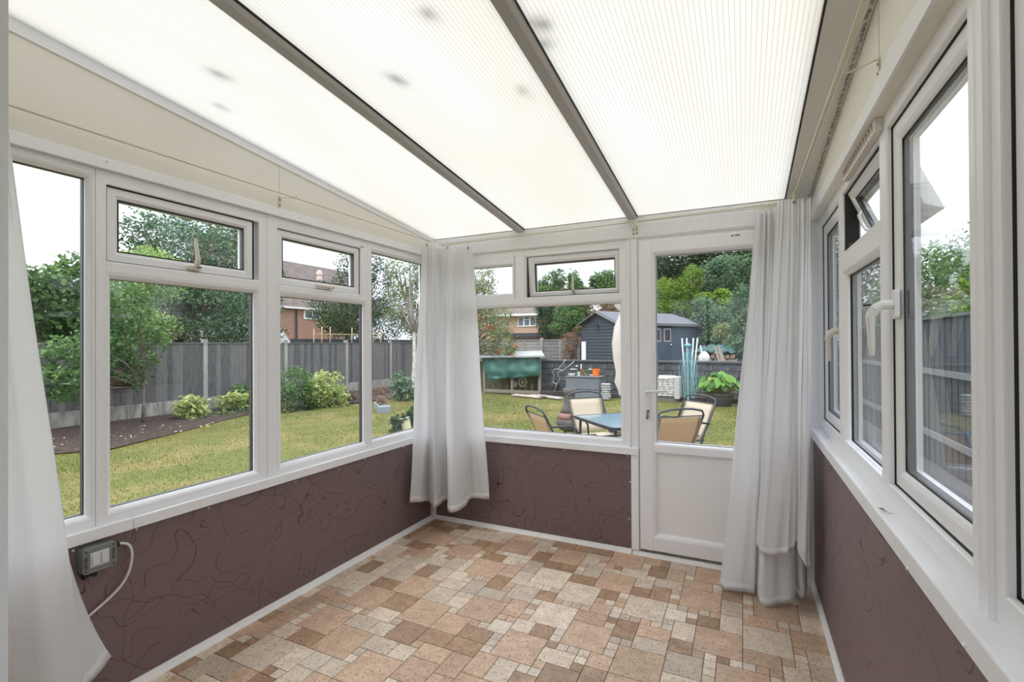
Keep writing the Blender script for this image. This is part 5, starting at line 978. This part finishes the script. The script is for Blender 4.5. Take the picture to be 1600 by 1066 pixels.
# planter with rhubarb, stone faced trough
q0, q1 = at(1016, 612, 14.2), at(1061, 591, 14.2); pl = thing('stone_trough', 'white stone faced trough seen through the door glass', 'trough', ((q0.x+q1.x)/2, 14.2, GZ)); PO = ((q0.x+q1.x)/2, 14.2, GZ)
MB(PO).box(q0.x+.02, q1.x-.02, 14.22, 14.6, GZ, q1.z-.02).build('core', mat('trough_core', (.16, .155, .15), .9), pl)
z = GZ+.16; row = 0; STW = mat('white_split_stone', (.60, .585, .56), .9, var=(10, (.42, .41, .39)), bump=(14, .8))
while z < q1.z-.03:
    x = q0.x+(-.07 if row % 2 else 0)
    while x < q1.x-.04: w = random.uniform(.12, .19); xe = min(x+w, q1.x); MB(PO).box(max(x, q0.x)+.004, xe-.004, 14.16+random.uniform(0, .025), 14.24, z+.004, z+.062).build('stone', STW, pl, bevel=.008); x += w
    z += .066; row += 1
MB(PO).box(q1.x-.12, q1.x+.02, 14.13, 14.6, GZ+.1, q1.z+.03).build('end_block', mat('end_block_stone', (.45, .44, .43), .9), pl, bevel=.01); MB(PO).box(q1.x-.55, q1.x-.1, 14.18, 14.35, q1.z, q1.z+.06).build('capstone', WHT, pl, bevel=.01)
pq = at(1124, 606, 13.9); rh = thing('rhubarb_plant', 'big leaved rhubarb plant beside the rotary airer', 'plant', (pq.x, 13.9, GZ+.15)); RHO = Vector((pq.x, 13.9, GZ+.15)); RL = leaf_mat('rhubarb_leaf', (.03, .08, .012), (.07, .19, .025), (.15, .32, .05), .2); RLY = leaf_mat('rhubarb_yellow', (.2, .26, .04), (.28, .34, .06), (.38, .38, .09), .2)
m = MB((pq.x, 13.9, GZ)); m.lathe([(.28, 0), (.36, .30), (.38, .30), (.38, .33), (.33, .33)], (pq.x, 13.9, GZ), 20); tag(m.build('planter', mat('dark_planter', (.06, .06, .065), .7)), 'dark round planter below the rhubarb leaves', 'planter')
def big_leaf(name, parent, c, nrm, axis, L_, mt, v=.5, wid=.8):
    nrm = nrm.normalized(); ax = (axis-nrm*axis.dot(nrm)).normalized(); sd = ax.cross(nrm); rows = [(0, .25), (.18, .42), (.42, .5), (.68, .38), (.88, .18), (1, .0)]; vs = []; fs = []
    for i, (t, w) in enumerate(rows):
        cc = c+ax*(t-.4)*L_-nrm*(.22*L_*(t-.3)**2)
        for s_ in (-1, -.5, 0, .5, 1): vs.append(cc+sd*s_*w*wid*L_+nrm*L_*(.10*abs(s_)-.03*math.cos(s_*9+t*8)*abs(s_)))
    for i in range(len(rows)-1): fs += [(i*5+k, i*5+k+1, (i+1)*5+k+1, (i+1)*5+k) for k in range(4)]
    o = tri_mesh(name, np.array([tuple(x) for x in vs]), np.array(fs), mt, parent, tuple(parent.location), [min(1, max(0, v+.08*random.uniform(-1, 1)))]*len(vs)); o.data.shade_smooth(); return o
rl_ = random.Random(8); m = MB(tuple(RHO))
for k in range(96):
    a = rl_.uniform(0, 6.28); r = rl_.uniform(.05, .52); h = .62*math.sqrt(max(0, 1-(r/.62)**2))*rl_.uniform(.55, 1.05)+.06
    c = RHO+Vector((r*math.cos(a)*1.12, r*math.sin(a)*.8, h)); out = Vector((math.cos(a), math.sin(a), 0)); nr = Vector((math.cos(a)*r*1.3, math.sin(a)*r*1.3-.35, .75))
    big_leaf('leaf', rh, c, nr, out+Vector((0, 0, -.5)), rl_.uniform(.17, .25), RLY if k in (5, 17) else RL, rl_.uniform(.2, .9)); m.tube([RHO+Vector((0, 0, 0)), RHO.lerp(c, .5)+Vector((0, 0, .05)), c], .012, 5)
m.build('stalks', mat('rhubarb_stalk', (.28, .30, .12), .6), rh)
# rotary airer
rq = atz(1075.5, 640, GZ); ra = thing('rotary_airer', 'folded rotary clothes airer with pale blue lines on the lawn', 'airer', (rq.x, rq.y, GZ)); RAO = (rq.x, rq.y, GZ); ALU = mat('brushed_aluminium', (.62, .66, .68), .35, metal=.5); BLU = mat('pale_blue_line', (.16, .42, .50), .5)
m = MB(RAO); m.tube([(rq.x, rq.y, GZ), (rq.x, rq.y, 1.42)], .024, 10); m.build('pole', mat('teal_pole', (.20, .40, .45), .4), ra)
for k, px in enumerate((1065.5, 1073, 1083.5, 1090)):
    tp = at(px, 527, rq.y-.02+.05*(k % 2)); tp.z = 1.52; bt = Vector((rq.x+(tp.x-rq.x)*.35, rq.y, .16)); m = MB(RAO); m.tube([bt, tp], .017, 8); m.build('arm', ALU, ra, smooth=True)
m = MB(RAO); m.lathe([(.03, -.02), (.085, -.01), (.09, .03), (.03, .05)], (rq.x, rq.y, 1.33), 14); m.build('hub', BLU, ra)
for k in range(26):
    a = random.uniform(0, 6.28); r = random.uniform(.08, .24); zz = random.uniform(.95, 1.40); x1, y1 = rq.x+r*math.cos(a), rq.y+r*math.sin(a)*.7; m = MB(RAO); m.tube([(x1*.4+rq.x*.6, y1*.4+rq.y*.6, zz), (x1, y1, zz-.35), (rq.x+r*1.15*math.cos(a+.2), y1, zz-.8), (rq.x+r*.6*math.cos(a+.5), y1, max(.02, zz-1.15))], .0045, 4); m.build('line', BLU, ra)
# things on the terrace right of the shed
q = at(1100.5, 566, WY+.6); m = MB((q.x, q.y, zt)); m.lathe([(.12, 0), (.17, .08), (.16, .2), (.11, .30), (.04, .36)], (q.x, q.y, zt-.04), 12); tag(m.build('sack', mat('white_sack', (.62, .62, .64), .7, bump=(6, 1)), smooth=True), 'creased white sack standing on the terrace next to the shed', 'sack')
m = MB((q.x, q.y, zt)); m.tube([at(1099, 560, WY+.4), at(1094, 540, WY+.5)], .02, 6); tag(m.build('pole', ALU), 'thin pale pole leaning over the white sack', 'pole')
q = at(1117, 548, WY+1.4); vs = []
for j in range(9):
    for i in range(13):
        u, v = i/12-.5, j/8-.5; vs.append(Vector((q.x+u*1.15, q.y+v*1.0, zt+.28+.22*(1-4*u*u*.8)*(1-4*v*v*.9)+.04*math.sin(i*2.1+j)+.03*math.sin(j*2.7))))
m = MB((q.x, q.y, zt)); m.add(vs, [(j*13+i, j*13+i+1, (j+1)*13+i+1, (j+1)*13+i) for j in range(8) for i in range(12)]); o = m.build('tarpaulin', mat('dark_green_sheet', (.012, .06, .05), .5), smooth=True, recalc=False); sd = o.modifiers.new('s', 'SOLIDIFY'); sd.thickness = .006; tag(o, 'small green tarpaulin draped over the log pile right of the shed', 'tarpaulin')
lg = thing('log_pile', 'pile of brown logs under the small green tarpaulin', 'log pile', (q.x, q.y, zt-.04)); LOG = mat('log_bark', (.20, .11, .07), .9, var=(8, (.30, .18, .12)), bump=(12, .7))
for k in range(16):
    x = q.x-.5+.135*(k % 8)+.06*(k//8); z = zt+.03+.13*(k//8); m = MB((q.x, q.y, zt-.04)); m.tube([(x, q.y-.55, z), (x+.02, q.y+.5, z)], .062, 8); m.build('log', LOG, lg)
for i, (pa, pb, lab) in enumerate((((1118, 543), (1124, 566), 'leaning timber lath, left of three beside the logs'), ((1123, 541), (1128, 566), 'leaning timber lath, middle of three beside the logs'), ((1126, 546), (1132, 566), 'leaning timber lath, right of three beside the logs'), ((1128, 565), (1152, 563), 'timber lath lying flat along the wall top by the logs'))):
    a, b = at(*pa, WY+.6), at(*pb, WY+.35); m = MB(a); m.bar(a, b, .05, .025, (0, 1, 0)); tag(m.build('timber_lath', TIM), lab, 'lath')
# chiminea
q = Vector((-2.80, 8.25, GZ)); ch = thing('chiminea', 'brown and black clay chiminea standing behind the garden chairs', 'chiminea', tuple(q)); CL1 = mat('charcoal_clay', (.085, .075, .075), .8, var=(4, (.13, .11, .105))); CL2 = mat('brown_clay', (.24, .13, .10), .8)
m = MB(tuple(q)); m.lathe([(.10, .10), (.19, .14), (.245, .24), (.235, .33)], q, 22); m.build('belly', CL1, ch, smooth=True)
m = MB(tuple(q)); m.lathe([(.236, .33), (.175, .43)], q, 22); m.build('shoulder', CL2, ch, smooth=True)
m = MB(tuple(q)); m.lathe([(.175, .43), (.125, .52), (.10, .65), (.095, .76), (.11, .78), (.115, .86), (.09, .86), (.08, .70)], q, 22); m.build('neck', CL1, ch, smooth=True)
for k in range(3): a = k*2.1+.4; m = MB(tuple(q)); m.tube([q+Vector((.2*math.cos(a), .2*math.sin(a), 0)), q+Vector((.12*math.cos(a), .12*math.sin(a), .16))], .014, 6); m.build('leg', BLK, ch)
# ------------------------------------------------------------------ garden table, chairs, parasol
FR = mat('dark_powder_frame', (.035, .038, .045), .45); SL = mat('tan_sling', (.60, .46, .30), .7, trans=.45); SL2 = mat('cream_sling', (.66, .57, .44), .7, trans=.3); SLB = mat('sling_border', (.33, .29, .21), .7)
def chair(label, top, face, frontcol):
    f = Vector((face[0], face[1], 0)).normalized(); pos = Vector((top[0], top[1], 0))+f*.47; rz = math.atan2(-f.x, f.y)
    c = thing('garden_chair', label, 'chair', (pos.x, pos.y, GZ), rz, 'sling chairs round the glass garden table'); w = .275; sl = SL if not frontcol else SL2
    BY0, BZ0, BY1, BZ1 = -.20, .43, -.44, .90
    def cloth(name, p0, p1, sag, mt, x0=-w+.01, x1=w-.01):
        vs = []; 
        for j in range(7):
            t = j/6; y, z = p0[0]+(p1[0]-p0[0])*t, p0[1]+(p1[1]-p0[1])*t
            for i in range(5): u = i/4; vs.append((x0+(x1-x0)*u, y-sag[0]*math.sin(math.pi*t), z-sag[1]*math.sin(math.pi*t)))
        m = MB(); m.add(vs, [(j*5+i, j*5+i+1, (j+1)*5+i+1, (j+1)*5+i) for j in range(6) for i in range(4)]); o = m.build(name, mt, c, smooth=True, recalc=False); sd = o.modifiers.new('s', 'SOLIDIFY'); sd.thickness = .003; return o
    cloth('seat', (.25, .43), (BY0, .40), (0, .02), sl); cloth('backrest', (BY0, .43), (BY1+.02, .86), (.015, .0), sl)
    for s_ in (-1, 1): cloth('side_border', (BY0, .43), (BY1+.02, .86), (.015, .0), SLB, s_*w-.0 if s_ < 0 else w-.05, -w+.05 if s_ < 0 else w)
    m = MB(); m.tube([(-w, BY0+.02, .36), (-w, BY0, .45), (-w, BY1+.01, .885), (-w+.03, BY1-.005, .93), (-.12, BY1-.02, .955), (0, BY1-.022, .960), (.12, BY1-.02, .955), (w-.03, BY1-.005, .93), (w, BY1+.01, .885), (w, BY0, .45), (w, BY0+.02, .36)], .012, 8); m.build('back_frame', FR, c, smooth=True)
    m = MB(); m.tube([(-w, BY0-.02, .42), (-w, .26, .44), (w, .26, .44), (w, BY0-.02, .42)], .012, 8); m.build('seat_frame', FR, c)
    m = MB(); m.tube([(-w+.0, BY1+.02, .872), (w, BY1+.02, .872)], .007, 6); m.build('top_rail', FR, c)
    for s_ in (-1, 1):
        x = s_*(w+.02); m = MB(); m.tube([(x, -.30, .63), (x, -.1, .66), (x, .16, .65), (x, .24, .60), (x, .27, .40)], [.011, .014, .014, .012, .011], 8); m.build('armrest', FR, c, smooth=True)
        m = MB(); m.tube([(x, .27, .42), (x, .29, .0)], .011, 8); m.build('leg', FR, c)
        m = MB(); m.tube([(x, -.16, .42), (x, -.36, .0)], .011, 8); m.build('leg', FR, c)
    return c
chair('sling garden chair with a cream front behind the glass table, next to the chiminea', (-2.11, 6.84), (.69, -.72), True)
chair('sling garden chair left of the glass table, tan back turned to the window', (-2.13, 4.98), (.70, .71), False)
chair('sling garden chair nearest the door glass, seen from its back', (-.58, 5.42), (-.62, .78), False)
chair('sling garden chair facing the house on the far side, seen through the door', (-.50, 6.97), (-.66, -.75), True)
TC = Vector((-1.31, 6.0, GZ)); tb = thing('garden_table', 'square glass topped garden table with a dark rim and legs', 'table', tuple(TC), math.radians(-46.5))
rr_ = rrect(-.52, .52, -.48, .48, .09, 6); fxy = lambda a, b, n: (a, b, n)
MB().prism(rrect(-.495, .495, -.455, .455, .07, 6), fxy, .712, .722).build('glass_top', mat('blue_tinted_glass', (.16, .25, .29), .12, spec=.8), tb)
m = MB(); ro = rrect(-.52, .52, -.48, .48, .09, 6); ri = rrect(-.49, .49, -.45, .45, .065, 6); k = len(ro)
m.add([(a, b, z) for z in (.69, .724) for a, b in ro]+[(a, b, z) for z in (.69, .724) for a, b in ri], [(i, (i+1) % k, k+(i+1) % k, k+i) for i in range(k)]+[(2*k+i, 3*k+i, 3*k+(i+1) % k, 2*k+(i+1) % k) for i in range(k)]+[(k+i, k+(i+1) % k, 3*k+(i+1) % k, 3*k+i) for i in range(k)]+[(i, 2*k+i, 2*k+(i+1) % k, (i+1) % k) for i in range(k)]); m.build('rim', FR, tb)
for sx_ in (-1, 1):
    for sy_ in (-1, 1): m = MB(); m.tube([(sx_*.44, sy_*.40, .70), (sx_*.46, sy_*.42, 0)], .017, 8); m.build('leg', FR, tb)
pb = thing('parasol', 'closed cream parasol standing through the glass table', 'parasol', (TC.x, TC.y, GZ)); m = MB(); m.tube([(0, 0, .05), (0, 0, 2.42)], .019, 10); m.build('pole', mat('parasol_pole', (.5, .5, .5), .4, metal=.5), pb)
prof = [(.045, 2.36), (.075, 2.30), (.11, 2.20), (.115, 2.12), (.055, 2.06), (.075, 1.98), (.115, 1.86), (.138, 1.66), (.13, 1.46), (.105, 1.30), (.12, 1.18), (.085, 1.08), (.07, 1.02)]; vs = []; NN = 32
for i, (r, z) in enumerate(prof):
    for k in range(NN): a = 2*math.pi*k/NN; f = 1+.22*math.sin(8*a+z*2)*(min(1, i/4)); vs.append((r*f*math.cos(a+z*.6), r*f*math.sin(a+z*.6), z+.02*math.sin(8*a)*(1 if i == len(prof)-1 else 0)))
m = MB(); m.add(vs, [(i*NN+k, i*NN+(k+1) % NN, (i+1)*NN+(k+1) % NN, (i+1)*NN+k) for i in range(len(prof)-1) for k in range(NN)]); o = m.build('canopy', mat('parasol_cloth', (.68, .62, .56), .8, trans=.15), pb, smooth=True); m = MB(); m.lathe([(.22, 0), (.24, .03), (.20, .07), (.03, .09)], n=20); m.build('base', mat('cream_base', (.60, .55, .42), .7), pb)
m = MB(); m.lathe([(.02, 0), (.03, .02), (.01, .06)], (0, 0, 2.40), 10); m.build('finial', FR, pb)
# ------------------------------------------------------------------ far houses and trees
HY = 38; ha, hb = at(690, 500, HY), at(868, 500, HY); zE = at(800, 492, HY).z; HO2 = ((ha.x+hb.x)/2, HY+4, GZ)
h2 = thing('house', 'tan brick house with white windows far behind the green tarpaulin', 'house', HO2); MB(HO2).box(ha.x, hb.x, HY, HY+8, GZ, zE).build('wall', BR2, h2)
zR = at(800, 466, HY+4).z; m = MB(HO2); m.add([(ha.x, HY-.5, zE-.1), (hb.x+.3, HY-.5, zE-.1), (hb.x+.3, HY+4, zR), (ha.x, HY+4, zR), (hb.x+.3, HY+8.5, zE-.1), (ha.x, HY+8.5, zE-.1)], [(0, 1, 2, 3), (3, 2, 4, 5), (1, 4, 2), (0, 3, 5), (0, 5, 4, 1)]); m.build('roof', ROOFM, h2)
MB(HO2).box(ha.x, hb.x+.3, HY-.55, HY-.4, zE-.15, zE+.03).build('fascia', WHT, h2)
for pa, pb_ in ((758, 776), (810, 838)):
    a, b = at(pa, 495, HY), at(pb_, 510, HY); wn = MB(HO2).box(a.x, b.x, HY-.1, HY, b.z, a.z).build('window', WHT, h2); w3_ = (b.x-a.x)/3
    for k in range(3):
        g = .07; zlo = b.z+.1; MB(HO2).box(a.x+k*w3_+g, a.x+(k+1)*w3_-g, HY-.13, HY-.09, zlo, (a.z-.3 if k == 1 else a.z-.1)).build('pane', WIN, wn)
        if k == 1: MB(HO2).box(a.x+k*w3_+g, a.x+(k+1)*w3_-g, HY-.13, HY-.09, a.z-.24, a.z-.08).build('pane', WIN, wn)
GY2 = 25; a, b = at(796, 521, GY2), at(875, 532, GY2); gg = thing('garage', 'flat roofed brick garage behind the end fence', 'garage', ((a.x+b.x)/2, GY2+2, GZ)); GO = ((a.x+b.x)/2, GY2+2, GZ)
MB(GO).box(a.x, b.x, GY2, GY2+5, GZ, a.z-.1).build('wall', BR1, gg); MB(GO).box(a.x-.3, b.x+.2, GY2-.25, GY2+5.2, a.z-.22, a.z).build('flat_roof', mat('roof_edge_black', (.04, .04, .045), .7), gg)
B_ = blob
P('rowan_tree', 'rowan tree with orange berries leaning over the tarpaulin store', 'tree', (-9.6, 14.6, GZ), [B_(758, 520, 30, 46, Y=14.8), B_(785, 505, 20, 26, Y=14.6), B_(782, 535, 24, 26, Y=14.5), B_(740, 470, 40, 40, Y=15), B_(752, 435, 24, 20, Y=15), B_(800, 545, 10, 10, Y=14.4)], 9000, .075, LO, trunk=(-9.0, 14.8, 1.0), r0=.06)
V, Fc, vv = leafcloud([B_(765, 510, 6, 5, Y=14.2), B_(806, 541, 5, 3, Y=14.1), B_(778, 550, 6, 4, Y=14.1), B_(800, 555, 3, 3, Y=14.1), B_(750, 497, 5, 3, Y=14.2)], 420, .05); o = tri_mesh('rowan_berries', V, Fc, leaf_mat('berry_red', (.28, .07, .03), (.40, .12, .05), (.5, .2, .09)), org=(-8.5, 14.2, 1.5), val=vv); tag(o, 'clusters of orange red berries on the rowan', 'berries', kind='stuff')
P('conifer_hedge', 'dark clipped conifer between the far house and the shed', 'hedge', at(856, 560, 22)[:2]+(zt,) if False else (at(856, 520, 22).x, 22, zt), [B_(856, 500, 18, 30, Y=22), B_(850, 480, 14, 20, Y=22), B_(862, 515, 18, 14, Y=22)], 6500, .09, LD, r0=.05)
P('garden_bush', 'bright green bush above the slatted end fence', 'bush', (at(890, 520, 21).x, 21, zt), [B_(886, 492, 20, 22, Y=21), B_(900, 500, 16, 18, Y=20.6), B_(880, 512, 22, 12, Y=20.8), B_(905, 482, 18, 14, Y=21)], 6500, .10, LF, r0=.05)
P('dry_scrub', 'dry brown climber straggling over the fence beside the shed', 'climber', (at(893, 560, 17).x, 17.0, zt-.05), [B_(893, 533, 15, 14, Y=17), B_(888, 552, 12, 14, Y=17), B_(903, 520, 8, 12, Y=17)], 1500, .06, LBR, r0=.02)
P('bare_thicket', 'tangle of bare brown branches above the shed gable', 'thicket', (at(935, 500, 21).x, 21, zt), [B_(925, 487, 16, 12, Y=21), B_(950, 484, 20, 12, Y=21), B_(970, 480, 20, 14, Y=21)], 1800, .09, LBR, r0=.05)
for i, (bl_, n, lab) in enumerate((([B_(845, 452, 12, 14, Y=42), B_(862, 445, 14, 22, Y=42), B_(875, 436, 9, 16, Y=42), B_(858, 462, 30, 18, Y=42)], 5500, 'feathery tree far beyond the garden, left in the tilted vent'), ([B_(896, 440, 8, 20, Y=42), B_(900, 455, 14, 22, Y=42), B_(908, 465, 18, 18, Y=42)], 4500, 'pointed tree far beyond the garden, middle in the tilted vent'), ([B_(930, 440, 9, 14, Y=42), B_(948, 440, 16, 18, Y=42), B_(955, 458, 26, 22, Y=42)], 5500, 'feathery tree far beyond the garden, right in the tilted vent'))):
    P('distant_tree', lab, 'tree', (bl_[-1][0], 42, GZ), bl_, n, .26, LF, trunk=(bl_[-1][0], 42, 3), r0=.2, asp=.3)
P('distant_hedge', 'long dark hedge line filling the gap behind the shed', 'hedge', (at(985, 500, 30).x, 30, zt), [B_(930, 505, 40, 22, Y=30), B_(985, 490, 40, 30, Y=30)], 5000, .16, LD, r0=.05)
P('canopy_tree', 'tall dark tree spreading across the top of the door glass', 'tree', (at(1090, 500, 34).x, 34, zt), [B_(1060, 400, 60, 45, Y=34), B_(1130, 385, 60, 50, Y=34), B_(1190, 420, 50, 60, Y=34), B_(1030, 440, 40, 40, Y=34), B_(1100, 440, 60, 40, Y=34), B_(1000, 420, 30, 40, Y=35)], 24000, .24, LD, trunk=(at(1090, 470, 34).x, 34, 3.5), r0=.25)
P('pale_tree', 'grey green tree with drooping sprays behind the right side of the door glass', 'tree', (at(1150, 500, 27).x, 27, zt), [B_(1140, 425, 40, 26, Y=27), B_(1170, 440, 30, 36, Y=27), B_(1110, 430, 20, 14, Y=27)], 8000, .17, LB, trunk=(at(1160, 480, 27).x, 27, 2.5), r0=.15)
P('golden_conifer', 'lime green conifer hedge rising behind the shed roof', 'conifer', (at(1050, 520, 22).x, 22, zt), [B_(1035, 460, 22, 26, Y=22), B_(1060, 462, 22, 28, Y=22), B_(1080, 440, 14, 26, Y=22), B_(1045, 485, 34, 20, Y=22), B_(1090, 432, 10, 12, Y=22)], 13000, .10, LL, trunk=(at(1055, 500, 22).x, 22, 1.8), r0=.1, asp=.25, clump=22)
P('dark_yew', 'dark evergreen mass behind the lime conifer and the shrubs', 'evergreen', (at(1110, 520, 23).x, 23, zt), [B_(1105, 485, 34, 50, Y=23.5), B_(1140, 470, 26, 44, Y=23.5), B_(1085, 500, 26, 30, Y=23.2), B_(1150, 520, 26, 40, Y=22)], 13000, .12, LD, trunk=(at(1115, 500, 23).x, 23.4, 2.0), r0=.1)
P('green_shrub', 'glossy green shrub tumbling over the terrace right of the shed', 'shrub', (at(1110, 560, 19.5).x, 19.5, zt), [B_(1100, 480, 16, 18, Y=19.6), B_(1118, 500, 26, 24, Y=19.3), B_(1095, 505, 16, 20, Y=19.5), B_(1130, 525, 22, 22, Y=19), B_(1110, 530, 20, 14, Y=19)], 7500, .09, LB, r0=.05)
P('yellow_shrub', 'yellow green sprays glowing among the evergreens', 'shrub', (at(1128, 520, 20.5).x, 20.5, zt), [B_(1128, 465, 14, 14, Y=20.5), B_(1135, 480, 12, 14, Y=20.3), B_(1100, 465, 16, 8, Y=20.5)], 2600, .09, LL, r0=.05)
P('tall_shrub', 'blue green shrub beside the long curtain in the door view', 'shrub', (at(1160, 560, 17.5).x, 17.5, zt), [B_(1158, 480, 16, 36, Y=17.6), B_(1165, 520, 20, 40, Y=17.4), B_(1150, 545, 18, 22, Y=17)], 7000, .08, LB, r0=.05)
P('olive_shrub', 'olive and cream flowered shrub above the log pile', 'shrub', (at(1135, 560, 17.8).x, 17.8, zt), [B_(1135, 520, 20, 16, Y=17.8), B_(1145, 540, 16, 18, Y=17.4)], 2800, .07, LO, r0=.04)
# beyond the right hand fence
for bl_, n, s_, lm_, nm, lab in (([(5.6, 13, 2.6, 1.7, 2.2, 1.7), (5.0, 17, 2.2, 1.6, 2.5, 1.9), (6.5, 9.5, 2.1, 1.6, 1.6, 1.5), (4.6, 12, 1.6, 1.2, 2.4, .9)], 30000, .12, LF, 'garden_tree', 'bushy green trees beyond the dark right fence'), ([(4.2, 11, 1.9, .9, 1.3, .9), (4.0, 8.6, 1.7, .8, 1.0, .7)], 5500, .09, LL, 'garden_bush', 'light green bush just above the dark right fence'), ([(7.5, 15, 4.6, 1.2, 2.0, .9), (6.6, 12.0, 4.0, .9, 1.2, .5), (8.4, 17, 5.6, 1.2, 1.6, .8)], 1500, .11, LO, 'sparse_tree', 'thin open branched tree against the sky over the right fence')):
    P(nm, lab, 'tree' if 'tree' in nm else 'bush', (bl_[0][0], bl_[0][1], GZ), bl_, n, s_, lm_, trunk=(bl_[0][0], bl_[0][1], bl_[0][2]-bl_[0][5]*.6), r0=.07)

P('garden_tree', 'round dark green tree beyond the terrace behind the long curtains', 'tree', (2.4, 24, GZ), [(2.2, 24, 4.4, 2.4, 1.8, 2.2), (4.6, 25, 3.6, 2.0, 1.6, 2.0), (1.0, 23, 2.6, 1.6, 1.4, 1.6)], 12000, .16, LD, trunk=(2.3, 24, 2.0), r0=.16)
P('green_shrub', 'mixed green shrubs along the terrace hidden behind the right curtains', 'shrub', (2.2, 18.6, zt-.05), [(1.0, 18.8, 1.7, 1.1, .9, 1.0), (2.8, 18.4, 1.5, 1.2, .9, .9), (4.4, 19, 1.9, 1.2, 1.0, 1.2)], 8000, .10, LF, r0=.05)
